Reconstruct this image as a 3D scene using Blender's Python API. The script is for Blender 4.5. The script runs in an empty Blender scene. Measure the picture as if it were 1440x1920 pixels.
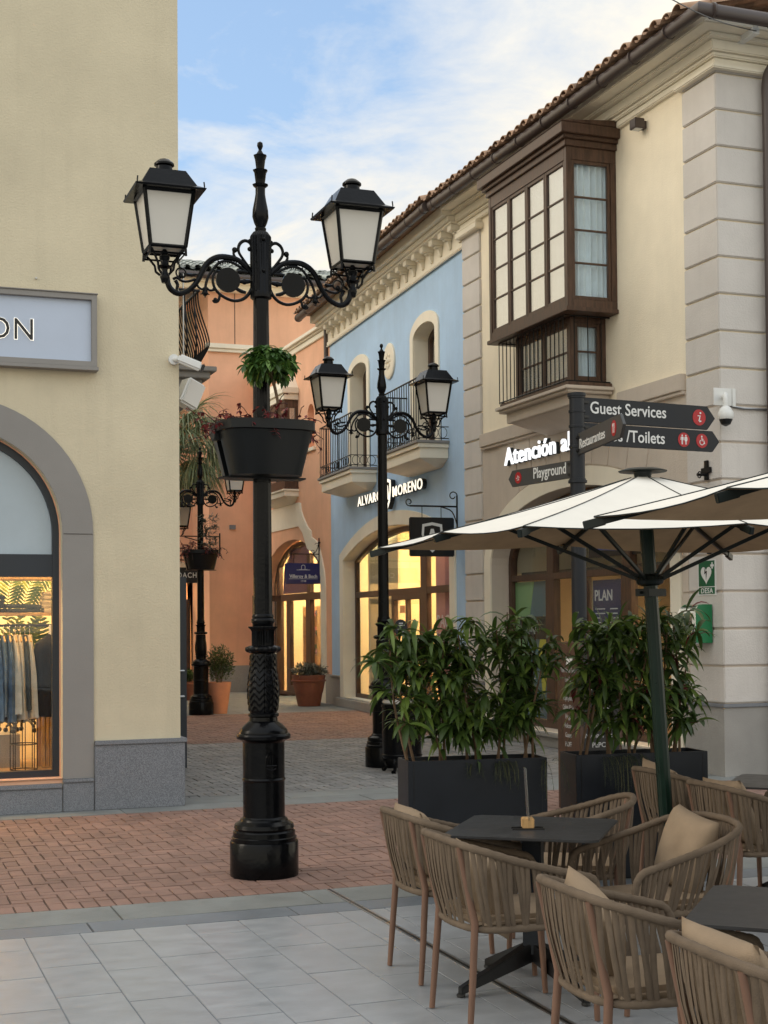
import bpy, bmesh, math, random
from mathutils import Vector, Matrix, noise
from mathutils.geometry import tessellate_polygon
random.seed(7)
SC = bpy.context.scene
COL = SC.collection
PI = math.pi
R = math.radians

# ------------------------------------------------------------------ camera
CAM_H, YAW, PITCH, ROLL, FPX, SHIFT = 1.72, R(20.4), R(1.7), .0085, 2662., 127.
F0 = Vector((math.sin(YAW), math.cos(YAW), 0)); R0 = Vector((math.cos(YAW), -math.sin(YAW), 0)); ZUP = Vector((0, 0, 1))
CF = F0*math.cos(PITCH)+ZUP*math.sin(PITCH); cu0 = ZUP*math.cos(PITCH)-F0*math.sin(PITCH)
CU = cu0*math.cos(ROLL)+R0*math.sin(ROLL); CR = R0*math.cos(ROLL)-cu0*math.sin(ROLL)
CC = Vector((0, 0, CAM_H))
cam = bpy.data.cameras.new('camera'); camo = bpy.data.objects.new('camera', cam); COL.objects.link(camo)
cam.sensor_fit = 'HORIZONTAL'; cam.sensor_width = 36; cam.lens = FPX/1440*36; cam.shift_y = SHIFT/1440
cam.clip_start = .1; cam.clip_end = 2000
camo.matrix_world = Matrix(((CR.x, CU.x, -CF.x, CC.x), (CR.y, CU.y, -CF.y, CC.y), (CR.z, CU.z, -CF.z, CC.z), (0, 0, 0, 1)))
SC.camera = camo
def ray(x, y): return CF+CR*((x-720)/FPX)+CU*((960+SHIFT-y)/FPX)
def onX(x, y, c): d = ray(x, y); return CC+d*(c/d.x)
def onY(x, y, c): d = ray(x, y); return CC+d*(c/d.y)
def onZ(x, y, c=0): d = ray(x, y); return CC+d*((c-CAM_H)/d.z)

# ------------------------------------------------------------------ sky, sun, exposure
SUN_EL, SUN_AZ = R(24), R(-78)      # azimuth from +Y towards +X: the sun stands left of the street, a little ahead
world = bpy.data.worlds.new('World'); SC.world = world; world.use_nodes = True
nt = world.node_tree; nt.nodes.clear()
def N(t, k, **kw):
    n = t.nodes.new(k)
    for a, v in kw.items(): setattr(n, a, v)
    return n
def math_(t, op, a, b=None, clamp=False):
    n = N(t, 'ShaderNodeMath', operation=op, use_clamp=clamp)
    for i, v in enumerate((a, b)):
        if v is None: continue
        if isinstance(v, (int, float)): n.inputs[i].default_value = v
        else: t.links.new(v, n.inputs[i])
    return n.outputs[0]
def mixc(t, fac, a, b, blend='MIX'):
    n = N(t, 'ShaderNodeMix', data_type='RGBA', blend_type=blend)
    for i, v in ((0, fac), (6, a), (7, b)):
        if isinstance(v, (int, float)): n.inputs[i].default_value = v
        elif isinstance(v, tuple): n.inputs[i].default_value = (*v, 1)
        else: t.links.new(v, n.inputs[i])
    return n.outputs[2]
def ramp(t, src, stops):
    n = N(t, 'ShaderNodeValToRGB'); cr = n.color_ramp
    while len(cr.elements) > 1: cr.elements.remove(cr.elements[-1])
    for i, (p, c) in enumerate(stops):
        e = cr.elements[0] if i == 0 else cr.elements.new(p)
        e.position = p; e.color = (*c, 1) if isinstance(c, tuple) else (c, c, c, 1)
    t.links.new(src, n.inputs[0]); return n.outputs[0]
sky = N(nt, 'ShaderNodeTexSky', sky_type='NISHITA', sun_disc=False, sun_elevation=SUN_EL, sun_rotation=SUN_AZ, air_density=1.3, dust_density=1.5, ozone_density=2.0)
tc = N(nt, 'ShaderNodeTexCoord'); sep = N(nt, 'ShaderNodeSeparateXYZ'); nt.links.new(tc.outputs['Generated'], sep.inputs[0])
zz = math_(nt, 'ADD', math_(nt, 'MAXIMUM', sep.outputs[2], 0), .22)
cmb = N(nt, 'ShaderNodeCombineXYZ')
nt.links.new(math_(nt, 'DIVIDE', sep.outputs[0], zz), cmb.inputs[0]); nt.links.new(math_(nt, 'DIVIDE', sep.outputs[1], zz), cmb.inputs[1])
cmb.inputs[2].default_value = 1.7
n1 = N(nt, 'ShaderNodeTexNoise'); n1.inputs['Scale'].default_value = 1.15; n1.inputs['Detail'].default_value = 9; n1.inputs['Roughness'].default_value = .62; n1.inputs['Distortion'].default_value = .35
n2 = N(nt, 'ShaderNodeTexNoise'); n2.inputs['Scale'].default_value = 4.5; n2.inputs['Detail'].default_value = 8; n2.inputs['Roughness'].default_value = .6; n2.inputs['Distortion'].default_value = .5
nt.links.new(cmb.outputs[0], n1.inputs['Vector']); nt.links.new(cmb.outputs[0], n2.inputs['Vector'])
cl = math_(nt, 'ADD', math_(nt, 'MULTIPLY', n1.outputs[0], .62), math_(nt, 'MULTIPLY', n2.outputs[0], .38))
# a gap of clear sky stands over the far end of the street, cloud sheet elsewhere
def dirdot(az, el):
    n = N(nt, 'ShaderNodeVectorMath', operation='DOT_PRODUCT'); nt.links.new(tc.outputs['Generated'], n.inputs[0])
    n.inputs[1].default_value = (math.sin(R(az))*math.cos(R(el)), math.cos(R(az))*math.cos(R(el)), math.sin(R(el))); return n.outputs['Value']
away = math_(nt, 'SUBTRACT', 1., dirdot(12, 23))
cl = math_(nt, 'ADD', cl, math_(nt, 'SUBTRACT', math_(nt, 'MULTIPLY', math_(nt, 'MINIMUM', away, .10), 5.2), .115))
cl = math_(nt, 'ADD', cl, math_(nt, 'MULTIPLY', math_(nt, 'MAXIMUM', math_(nt, 'SUBTRACT', .30, sep.outputs[2]), 0.), 1.15))
mask = ramp(nt, cl, [(.40, 0.), (.50, .45), (.64, 1.)])
# brightness of the cloud sheet: warm and bright towards the low sun on the left, greyer away from it
dotn = N(nt, 'ShaderNodeVectorMath', operation='DOT_PRODUCT'); nt.links.new(tc.outputs['Generated'], dotn.inputs[0])
dotn.inputs[1].default_value = (math.sin(SUN_AZ)*math.cos(SUN_EL), math.cos(SUN_AZ)*math.cos(SUN_EL), math.sin(SUN_EL))
gl = math_(nt, 'MAXIMUM', dotn.outputs['Value'], 0)
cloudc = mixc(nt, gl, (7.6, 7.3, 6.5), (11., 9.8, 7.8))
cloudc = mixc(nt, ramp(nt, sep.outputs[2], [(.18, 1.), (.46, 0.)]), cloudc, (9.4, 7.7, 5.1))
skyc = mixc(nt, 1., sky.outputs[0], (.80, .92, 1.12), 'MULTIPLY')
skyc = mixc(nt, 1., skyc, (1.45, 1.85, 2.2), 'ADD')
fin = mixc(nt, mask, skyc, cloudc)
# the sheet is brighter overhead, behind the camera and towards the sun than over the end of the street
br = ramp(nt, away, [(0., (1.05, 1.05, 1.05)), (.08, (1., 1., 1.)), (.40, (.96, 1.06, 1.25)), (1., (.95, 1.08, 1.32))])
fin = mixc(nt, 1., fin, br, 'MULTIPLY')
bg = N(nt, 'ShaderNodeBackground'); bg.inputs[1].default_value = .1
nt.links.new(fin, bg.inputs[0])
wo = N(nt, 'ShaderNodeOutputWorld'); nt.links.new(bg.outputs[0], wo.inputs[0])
sl = bpy.data.lights.new('sun', 'SUN'); sl.energy = .55; sl.angle = R(24); sl.color = (1., .86, .68)
so = bpy.data.objects.new('sun', sl); COL.objects.link(so)
sd = Vector((math.sin(SUN_AZ)*math.cos(SUN_EL), math.cos(SUN_AZ)*math.cos(SUN_EL), math.sin(SUN_EL)))
so.rotation_euler = sd.to_track_quat('Z', 'Y').to_euler(); so.location = (-20, 10, 30)
SC.view_settings.view_transform = 'Standard'; SC.view_settings.look = 'None'; SC.view_settings.exposure = 0.52; SC.view_settings.gamma = 1
SC.cycles.max_bounces = 8; SC.cycles.transparent_max_bounces = 16

# ------------------------------------------------------------------ materials
def mat(name, col, rough=.7, var=.08, vscale=1.2, bump=0., bscale=60., metal=0., spec=.5, island=0., stain=0., coat=0., speck=None, grain=None):
    m = bpy.data.materials.new(name); m.use_nodes = True; t = m.node_tree
    b = t.nodes['Principled BSDF']; L = t.links.new
    tcn = N(t, 'ShaderNodeTexCoord'); P = tcn.outputs['Object']
    if grain:
        mp = N(t, 'ShaderNodeMapping'); mp.inputs['Scale'].default_value = grain; L(P, mp.inputs[0]); P2 = mp.outputs[0]
    else: P2 = P
    nz = N(t, 'ShaderNodeTexNoise'); nz.inputs['Scale'].default_value = vscale; nz.inputs['Detail'].default_value = 6; nz.inputs['Roughness'].default_value = .6
    L(P2, nz.inputs['Vector'])
    lo = tuple(max(0, c*(1-var*1.6)) for c in col); hi = tuple(min(1, c*(1+var*1.6)) for c in col)
    c = ramp(t, nz.outputs[0], [(.3, lo), (.7, hi)])
    if speck:
        vz = N(t, 'ShaderNodeTexNoise'); vz.inputs['Scale'].default_value = speck[1]; vz.inputs['Detail'].default_value = 3; L(P, vz.inputs['Vector'])
        c = mixc(t, ramp(t, vz.outputs[0], [(.42, 0.), (.58, 1.)]), c, speck[0])
    if island:
        g = N(t, 'ShaderNodeNewGeometry')
        k = ramp(t, g.outputs['Random Per Island'], [(0., (1-island,)*3), (.5, (1., 1., 1.)), (1., (1+island, 1+island*.9, 1+island*.8))])
        c = mixc(t, 1., c, k, 'MULTIPLY')
    if stain:
        n3 = N(t, 'ShaderNodeTexNoise'); n3.inputs['Scale'].default_value = .55; n3.inputs['Detail'].default_value = 8; n3.inputs['Roughness'].default_value = .7
        mp = N(t, 'ShaderNodeMapping'); mp.inputs['Scale'].default_value = (1.6, 1.6, .5); L(P, mp.inputs[0]); L(mp.outputs[0], n3.inputs['Vector'])
        c = mixc(t, ramp(t, n3.outputs[0], [(.45, 0.), (.75, stain)]), c, tuple(x*.55 for x in col))
        n4 = N(t, 'ShaderNodeTexNoise'); n4.inputs['Scale'].default_value = 1.; n4.inputs['Detail'].default_value = 7; n4.inputs['Roughness'].default_value = .65
        mp4 = N(t, 'ShaderNodeMapping'); mp4.inputs['Scale'].default_value = (7., 7., .45); L(P, mp4.inputs[0]); L(mp4.outputs[0], n4.inputs['Vector'])
        c = mixc(t, ramp(t, n4.outputs[0], [(.52, 0.), (.80, min(.5, stain*1.3))]), c, tuple(x*.6 for x in col))
    L(c, b.inputs['Base Color'])
    rz = ramp(t, nz.outputs[0], [(.3, max(0, rough-.06)), (.7, min(1, rough+.06))]); L(rz, b.inputs['Roughness'])
    b.inputs['Metallic'].default_value = metal; b.inputs['Specular IOR Level'].default_value = spec; b.inputs['Coat Weight'].default_value = coat
    if bump:
        bz = N(t, 'ShaderNodeTexNoise'); bz.inputs['Scale'].default_value = bscale; bz.inputs['Detail'].default_value = 4; L(P2 if grain else P, bz.inputs['Vector'])
        bn = N(t, 'ShaderNodeBump'); bn.inputs['Strength'].default_value = bump; bn.inputs['Distance'].default_value = .02; L(bz.outputs[0], bn.inputs['Height']); L(bn.outputs[0], b.inputs['Normal'])
    return m
def glow_mat(name, col, s):
    m = bpy.data.materials.new(name); m.use_nodes = True; b = m.node_tree.nodes['Principled BSDF']
    b.inputs['Base Color'].default_value = (*col, 1); b.inputs['Emission Color'].default_value = (*col, 1); b.inputs['Emission Strength'].default_value = s; return m
def glass_mat(name, tint=(.93, .96, .97), refl=.10, rough=.01):
    m = bpy.data.materials.new(name); m.use_nodes = True; t = m.node_tree; t.nodes.clear(); L = t.links.new
    tr = N(t, 'ShaderNodeBsdfTransparent'); tr.inputs[0].default_value = (*tint, 1)
    gl_ = N(t, 'ShaderNodeBsdfGlossy'); gl_.inputs['Roughness'].default_value = rough
    ge = N(t, 'ShaderNodeNewGeometry'); dn_ = N(t, 'ShaderNodeVectorMath', operation='DOT_PRODUCT'); L(ge.outputs['Incoming'], dn_.inputs[0]); L(ge.outputs['Normal'], dn_.inputs[1])
    f = math_(t, 'ADD', math_(t, 'MULTIPLY', math_(t, 'POWER', math_(t, 'SUBTRACT', 1., math_(t, 'ABSOLUTE', dn_.outputs['Value'])), 5.), .9), .03+refl, True)
    mx = N(t, 'ShaderNodeMixShader'); L(f, mx.inputs[0]); L(tr.outputs[0], mx.inputs[1]); L(gl_.outputs[0], mx.inputs[2])
    o = N(t, 'ShaderNodeOutputMaterial'); L(mx.outputs[0], o.inputs[0]); return m
ST = dict(bump=.24, bscale=55., rough=.9, spec=.2)
MT = {
 'yellow': mat('yellow_stucco', (.665, .585, .425), var=.05, stain=.13, **ST),
 'cream': mat('cream_stucco', (.92, .82, .64), var=.04, stain=.12, **ST),
 'beige': mat('beige_stucco', (.60, .52, .44), var=.05, stain=.18, **ST),
 'quoin': mat('pale_quoin_stucco', (.64, .60, .56), var=.05, stain=.16, **ST),
 'blue': mat('blue_stucco', (.46, .63, .84), var=.05, stain=.16, **ST),
 'orange': mat('orange_stucco', (.83, .475, .31), var=.06, stain=.16, **ST),
 'peach': mat('peach_stucco', (.80, .46, .30), var=.05, stain=.1, **ST),
 'trim': mat('cream_trim', (.85, .785, .65), var=.04, rough=.8, bump=.15, bscale=80, spec=.2, stain=.1),
 'grey_trim': mat('grey_render', (.29, .275, .26), var=.04, rough=.85, bump=.15, bscale=140, spec=.2),
 'granite': mat('grey_granite', (.25, .26, .28), rough=.5, var=.06, speck=((.13, .14, .16), 170.), bump=.1, bscale=120),
 'stone': mat('pale_stone', (.36, .34, .31), rough=.7, var=.1, vscale=3, speck=((.28, .27, .26), 160.), bump=.1),
 'darkframe': mat('dark_blue_grey_metal', (.020, .026, .036), rough=.4, var=.1, metal=.0, bump=.02, bscale=300),
 'iron': mat('black_cast_iron', (.0030, .0032, .0040), rough=.20, var=.2, vscale=8, bump=.08, bscale=40, spec=.16),
 'ironm': mat('black_wrought_iron', (.006, .0063, .0072), rough=.42, spec=.3, var=.2, vscale=8, bump=.1, bscale=90),
 'wood': mat('brown_wood', (.075, .039, .024), rough=.42, var=.3, vscale=3., grain=(9, 9, 1.2), bump=.12, bscale=20, spec=.5),
 'woodlight': mat('light_wood', (.50, .30, .12), rough=.5, var=.2, vscale=4., grain=(9, 9, 1.2)),
 'frost': mat('frosted_lamp_glass', (.60, .57, .52), rough=.35, var=.03, spec=.5),
 'curtain': mat('white_curtain', (.86, .88, .88), rough=.9, var=.05, vscale=6),
 'tile': mat('clay_roof_tile', (.36, .23, .15), rough=.85, var=.25, vscale=3, island=.3, bump=.3, bscale=40, stain=.4),
 'tilegreen': mat('weathered_roof_tile', (.28, .31, .29), rough=.5, var=.25, vscale=2, island=.3, stain=.3),
 'gutter': mat('brown_painted_gutter', (.070, .052, .047), rough=.4, var=.08),
 'brick': mat('red_brick_paver', (.245, .148, .118), rough=.75, var=.14, vscale=2.2, island=.12, bump=.25, bscale=70, stain=.35),
 'sett': mat('grey_sett_paver', (.215, .215, .215), rough=.7, var=.14, vscale=2.2, island=.2, bump=.25, bscale=70, stain=.3),
 'joint': mat('dark_joint_sand', (.055, .047, .042), rough=.95, var=.2, vscale=4),
 'slab': mat('grey_slab', (.20, .21, .205), rough=.7, var=.10, vscale=3, island=.06, bump=.15, bscale=60, stain=.35),
 'slabblue': mat('blue_grey_slab', (.17, .19, .215), rough=.5, var=.10, vscale=3, island=.06, bump=.1, bscale=60, stain=.3),
 'floor': mat('pale_porcelain_tile', (.315, .33, .35), rough=.34, var=.08, vscale=5, island=.05, bump=.05, bscale=30, stain=.28, grain=(1, 2.2, 1)),
 'rope': mat('taupe_rope', (.140, .106, .077), rough=.9, var=.10, vscale=14, island=.13, bump=.35, bscale=260, spec=.15),
 'leg': mat('brown_coated_leg', (.155, .082, .052), rough=.55, var=.08, vscale=8),
 'cushion': mat('beige_canvas_cushion', (.28, .21, .145), rough=.95, var=.06, vscale=7, bump=.25, bscale=240, spec=.1),
 'table': mat('charcoal_table_top', (.030, .030, .032), spec=.35, rough=.42, var=.10, vscale=10, bump=.04, bscale=300),
 'canvas': mat('white_canvas', (.74, .71, .65), rough=.9, var=.03, vscale=3, bump=.08, bscale=8, spec=.1),
 'greenpole': mat('dark_green_metal', (.003, .016, .010), rough=.3, var=.15, vscale=5, spec=.3),
 'canvas_shade': mat('shaded_tan_canvas', (.46, .31, .185), rough=.95, var=.08, vscale=5, bump=.1, bscale=10, spec=.1),  # warm shade on the canvas underside, put into this tan colour
 'ribdark': mat('dark_green_black_rib', (.005, .009, .008), spec=.3, rough=.4, var=.15),
 'planter': mat('charcoal_planter', (.012, .015, .021), spec=.3, rough=.4, var=.10, vscale=4, bump=.04, bscale=200, stain=.2),
 'pot_black': mat('black_plastic_pot', (.0035, .0045, .0055), spec=.28, rough=.36, var=.12, vscale=5, bump=.03, bscale=200),
 'terra': mat('terracotta', (.22, .070, .038), rough=.6, var=.12, vscale=5, stain=.3),
 'terralight': mat('pale_terracotta', (.66, .29, .16), rough=.7, var=.06, vscale=5),
 'soil': mat('soil', (.03, .02, .014), rough=1, var=.3, vscale=20, bump=.5, bscale=60),
 'bark': mat('brown_stem', (.13, .08, .045), rough=.9, var=.2, vscale=20),
 'white': mat('white_painted_metal', (.72, .72, .70), rough=.4, var=.03),
 'black': mat('black_plastic', (.006, .006, .007), rough=.35, var=.1),
 'sign': mat('dark_slate_sign', (.009, .0115, .017), spec=.35, rough=.42, var=.08),
 'signgrey': mat('grey_sign_face', (.055, .055, .055), rough=.42, var=.05),
 'letterdim': mat('soft_white_lettering', (.38, .38, .37), rough=.5, var=.02),
 'letter': mat('white_lettering', (.74, .74, .72), rough=.5, var=.02),
 'red': mat('red_badge', (.42, .008, .014), rough=.4, var=.03),
 'navy': mat('navy_sign', (.012, .013, .11), rough=.35, var=.05),
 'green': mat('green_plastic', (.006, .16, .055), rough=.4, var=.05),
 'greensign': mat('green_sign', (.006, .11, .045), rough=.45, var=.05),
 'silver': mat('brushed_metal', (.45, .45, .45), rough=.3, var=.05, metal=.9),
 'warmwall': mat('warm_shop_wall', (.80, .66, .42), rough=.8, var=.04),
 'shopfloor': mat('shop_floor', (.30, .20, .12), rough=.5, var=.15, vscale=3),
 'denim': mat('blue_denim', (.07, .12, .20), rough=.95, var=.3, vscale=9, bump=.2, bscale=200),
 'ecru': mat('ecru_cloth', (.62, .55, .45), rough=.95, var=.12, vscale=9),
 'blackcloth': mat('black_cloth', (.008, .008, .012), rough=.95, var=.3, vscale=6),
 'greycloth': mat('grey_cloth', (.05, .06, .065), rough=.95, var=.2, vscale=9),
 'pink': mat('pink_banner', (.78, .34, .33), rough=.7, var=.08),
 'pinklight': mat('pale_pink_lettering', (.97, .84, .84), rough=.7, var=.02),
 'lime': mat('lime_poster', (.28, .48, .20), rough=.5, var=.03),
 'teal': mat('teal_poster', (.10, .20, .24), rough=.5, var=.03),
 'postblue': mat('blue_poster', (.02, .03, .12), rough=.4, var=.1),
 'yellowp': mat('yellow_paint', (.70, .60, .06), rough=.6, var=.03),
 'glass': glass_mat('clear_shop_glass', refl=.015),
 'glassw': glass_mat('window_glass', refl=.38), 'glasss': glass_mat('side_window_glass', tint=(.9, .96, 1.), refl=.06),
 'glassdark': glass_mat('smoked_glass', tint=(.25, .27, .28), refl=.03),
 'frostpane': mat('frosted_transom', (.42, .50, .56), rough=.25, var=.05, vscale=1.5),
 'litletter': glow_mat('lit_letter', (1., .93, .78), .75),
 'litwhite': glow_mat('lit_white_letter', (.95, .97, 1.), .7),
 'panel': glow_mat('warm_ceiling_panel', (1., .68, .32), 9.),
 'panelhi': glow_mat('bright_ceiling_panel', (1., .78, .46), 22.),
 'panelsoft': glow_mat('soft_ceiling_panel', (1., .72, .42), 6.),
 'signface': mat('pale_sign_panel', (.50, .57, .70), rough=.35, var=.03),
}
def leaf_mat(name, col, young, rough=.42, trans=.25, isl=.45):
    m = bpy.data.materials.new(name); m.use_nodes = True; t = m.node_tree; b = t.nodes['Principled BSDF']; L = t.links.new
    g = N(t, 'ShaderNodeNewGeometry')
    dk = tuple(c*(1-isl) for c in col)
    c = ramp(t, g.outputs['Random Per Island'], [(0., dk), (.6, col), (.9, young), (1., young)])
    L(c, b.inputs['Base Color']); b.inputs['Roughness'].default_value = rough
    tl = N(t, 'ShaderNodeBsdfTranslucent'); L(c, tl.inputs[0]); mx = N(t, 'ShaderNodeMixShader'); mx.inputs[0].default_value = trans
    L(b.outputs[0], mx.inputs[1]); L(tl.outputs[0], mx.inputs[2]); L(mx.outputs[0], t.nodes['Material Output'].inputs[0]); return m
MT['leaf'] = leaf_mat('glossy_leaf', (.062, .115, .024), (.16, .24, .045), rough=.45)
MT['leafred'] = leaf_mat('red_leaf', (.16, .02, .025), (.28, .06, .05))
MT['leafbright'] = leaf_mat('bright_leaf', (.075, .15, .035), (.28, .34, .05))
MT['leafmid'] = leaf_mat('mid_green_leaf', (.065, .15, .035), (.14, .25, .05), rough=.4)
MT['leafpalm'] = leaf_mat('palm_leaf', (.20, .25, .12), (.46, .47, .26))
MT['leafbush'] = leaf_mat('bush_leaf', (.055, .10, .028), (.13, .18, .05))
MT['leafgrey'] = leaf_mat('grey_leaf', (.10, .12, .09), (.30, .30, .26))
MT['fern'] = leaf_mat('fern_leaf', (.035, .055, .016), (.12, .12, .03))
MT['dry'] = mat('dry_stem', (.045, .02, .018), rough=.9, var=.3, vscale=20)
# ------------------------------------------------------------------ mesh helpers
class MB:
    def __init__(s): s.v = []; s.f = []
    def add(s, vs, fs):
        n = len(s.v); s.v += [tuple(p) for p in vs]; s.f += [tuple(i+n for i in f) for f in fs]; return s
    def box(s, a, b):
        x0, y0, z0 = [min(p, q) for p, q in zip(a, b)]; x1, y1, z1 = [max(p, q) for p, q in zip(a, b)]
        return s.add([(x0,y0,z0),(x1,y0,z0),(x1,y1,z0),(x0,y1,z0),(x0,y0,z1),(x1,y0,z1),(x1,y1,z1),(x0,y1,z1)],
                     [(0,3,2,1),(4,5,6,7),(0,1,5,4),(1,2,6,5),(2,3,7,6),(3,0,4,7)])
    def obox(s, c, size, M=None):
        c = Vector(c); M = M or Matrix.Identity(3); h = [q/2 for q in size]
        vs = [c+M@Vector((h[0]*i, h[1]*j, h[2]*k)) for k in (-1, 1) for i, j in ((-1,-1),(1,-1),(1,1),(-1,1))]
        return s.add(vs, [(0,3,2,1),(4,5,6,7),(0,1,5,4),(1,2,6,5),(2,3,7,6),(3,0,4,7)])
    def hexa(s, lo, hi):            # two quads of 4 points, joined
        return s.add(list(lo)+list(hi), [(0,3,2,1),(4,5,6,7),(0,1,5,4),(1,2,6,5),(2,3,7,6),(3,0,4,7)])
    def tube(s, pts, r, n=8, closed=False, flat=1.):
        pts = [Vector(p) for p in pts]; m = len(pts); rr = r if isinstance(r, (list, tuple)) else [r]*m
        t0 = (pts[1]-pts[0]).normalized(); up = Vector((0, 0, 1)) if abs(t0.z) < .9 else Vector((0, 1, 0))
        a = t0.cross(up).normalized(); vs = []; fs = []
        for i, p in enumerate(pts):
            if closed: t = (pts[(i+1) % m]-pts[i-1])
            else: t = pts[min(i+1, m-1)]-pts[max(i-1, 0)]
            t = t.normalized() if t.length > 1e-9 else t0
            a = (a-t*a.dot(t)); a = a.normalized() if a.length > 1e-6 else t.orthogonal().normalized(); b = t.cross(a)
            for k in range(n):
                an = 2*PI*k/n; vs.append(p+a*math.cos(an)*rr[i]+b*math.sin(an)*rr[i]*flat)
        for i in range(m if closed else m-1):
            j = (i+1) % m
            for k in range(n): fs.append((i*n+k, i*n+(k+1) % n, j*n+(k+1) % n, j*n+k))
        if not closed: fs += [tuple(range(n))[::-1], tuple((m-1)*n+k for k in range(n))]
        return s.add(vs, fs)
    def lathe(s, c, prof, n=24, rf=None, M=None, cap=True):
        c = Vector(c); vs = []; fs = []
        for r, z in prof:
            for k in range(n):
                an = 2*PI*k/n; q = r*(rf(an, z) if rf else 1); p = Vector((q*math.cos(an), q*math.sin(an), z)); vs.append(c+(M@p if M else p))
        m = len(prof)
        for i in range(m-1):
            for k in range(n): fs.append((i*n+k, i*n+(k+1) % n, (i+1)*n+(k+1) % n, (i+1)*n+k))
        if cap: fs += [tuple(range(n))[::-1], tuple((m-1)*n+k for k in range(n))]
        return s.add(vs, fs)
    def ball(s, c, r, n=10): return s.lathe(c, [(r*math.sin(PI*i/6+.02), -r*math.cos(PI*i/6)) for i in range(7)], n)
    def prism(s, loops, ax, w0, w1):
        # loops of (u,v): ax 'X' -> (w,u,v)  'Y' -> (u,w,v)  'Z' -> (u,v,w)
        mp = {'X': lambda u, v, w: (w, u, v), 'Y': lambda u, v, w: (u, w, v), 'Z': lambda u, v, w: (u, v, w)}[ax]
        flat = [p for l in loops for p in l]; n = len(flat)
        tri = tessellate_polygon([[Vector((u, v, 0)) for u, v in l] for l in loops])
        vs = [mp(u, v, w0) for u, v in flat]+[mp(u, v, w1) for u, v in flat]
        fs = [tuple(t) for t in tri]+[tuple(i+n for i in reversed(t)) for t in tri]
        o = 0
        for l in loops:
            k = len(l)
            for i in range(k): j = (i+1) % k; fs.append((o+i, o+j, n+o+j, n+o+i))
            o += k
        return s.add(vs, fs)
    def place(s, M):
        s.v = [tuple(M@Vector(p)) for p in s.v]; return s
    def build(s, name, m, parent=None, smooth=False, bevel=0., recalc=True, ang=38, local=False, **tags):
        me = bpy.data.meshes.new(name)
        off = Vector((0, 0, 0)) if local else wloc(parent)
        me.from_pydata([tuple(Vector(p)-off) for p in s.v], [], s.f); me.validate()
        if recalc or bevel:
            bm = bmesh.new(); bm.from_mesh(me)
            bmesh.ops.recalc_face_normals(bm, faces=bm.faces)
            if bevel:
                es = [e for e in bm.edges if len(e.link_faces) == 2 and e.calc_face_angle(0) > .5]
                bmesh.ops.bevel(bm, geom=es, offset=bevel, segments=2, affect='EDGES', clamp_overlap=True)
            bm.to_mesh(me); bm.free()
        if smooth:
            me.polygons.foreach_set('use_smooth', [True]*len(me.polygons)); me.set_sharp_from_angle(angle=R(ang))
        me.materials.append(MT[m] if isinstance(m, str) else m); me.update()
        o = bpy.data.objects.new(name, me); COL.objects.link(o)
        if parent: o.parent = parent
        if not parent and not local and not tags.get('kind') and 'keep' not in tags:      # origin at the base of a one-mesh thing
            xs = [v.co for v in me.vertices]; c = Vector(((min(v.x for v in xs)+max(v.x for v in xs))/2, (min(v.y for v in xs)+max(v.y for v in xs))/2, min(v.z for v in xs)))
            me.transform(Matrix.Translation(-c)); o.location = c
        for k, v in tags.items():
            if k in ('label', 'category', 'group', 'kind'): o[k] = v
        return o
def wloc(o):
    v = Vector((0, 0, 0))
    while o is not None: v += o.location; o = o.parent
    return v
def thing(name, loc, label, category, group=None, rz=0.):
    o = bpy.data.objects.new(name, None); COL.objects.link(o); o.location = loc; o.rotation_euler = (0, 0, rz); o.empty_display_size = .1
    o['label'] = label; o['category'] = category
    if group: o['group'] = group
    return o
def dup(root, loc, rz=0., label=None):
    r = root.copy(); COL.objects.link(r); r.location = loc; r.rotation_euler = (0, 0, rz)
    if label: r['label'] = label
    for ch in [o for o in SC.objects if o.parent == root]:
        c = ch.copy(); COL.objects.link(c); c.parent = r
        for g in [o for o in SC.objects if o.parent == ch]:
            d = g.copy(); COL.objects.link(d); d.parent = c
    return r
def rect(a, b, c, d): return [(a, b), (c, b), (c, d), (a, d)]
def arch(u0, u1, v0, vs, rise, n=20):
    c, w = (u0+u1)/2, (u1-u0)/2
    return [(u0, v0), (u1, v0)]+[(c+w*math.cos(PI*i/n), vs+rise*math.sin(PI*i/n)) for i in range(n+1)]
def seg_arch(u0, u1, v0, vs, rise, n=20):     # a flat segmental arch
    c, w = (u0+u1)/2, (u1-u0)/2; rad = (w*w+rise*rise)/(2*rise); a = math.asin(w/rad)
    return [(u0, v0), (u1, v0)]+[(c+rad*math.sin(a-2*a*i/n), vs+rise-rad+rad*math.cos(a-2*a*i/n)) for i in range(n+1)]
def smooth_path(pts, k=4):
    P = [Vector(p) for p in pts]; out = []
    for i in range(len(P)-1):
        a, b, c, d = P[max(i-1, 0)], P[i], P[i+1], P[min(i+2, len(P)-1)]
        for j in range(k):
            t = j/k; out.append(.5*((2*b)+(c-a)*t+(2*a-5*b+4*c-d)*t*t+(3*b-a-3*c+d)*t**3))
    return out+[P[-1]]
def text_mb(s, size, ext=.004, bold=0., align='LEFT', spacing=1.):
    cu = bpy.data.curves.new('t', 'FONT'); cu.body = s; cu.size = size; cu.extrude = ext; cu.offset = bold*size; cu.align_x = align; cu.space_character = spacing; cu.resolution_u = 3
    o = bpy.data.objects.new('t', cu); COL.objects.link(o); bpy.context.view_layer.update()
    me = bpy.data.meshes.new_from_object(o.evaluated_get(bpy.context.evaluated_depsgraph_get()))
    m = MB(); m.v = [tuple(v.co) for v in me.vertices]; m.f = [tuple(p.vertices) for p in me.polygons]
    bpy.data.objects.remove(o); bpy.data.curves.remove(cu); bpy.data.meshes.remove(me); return m
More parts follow.
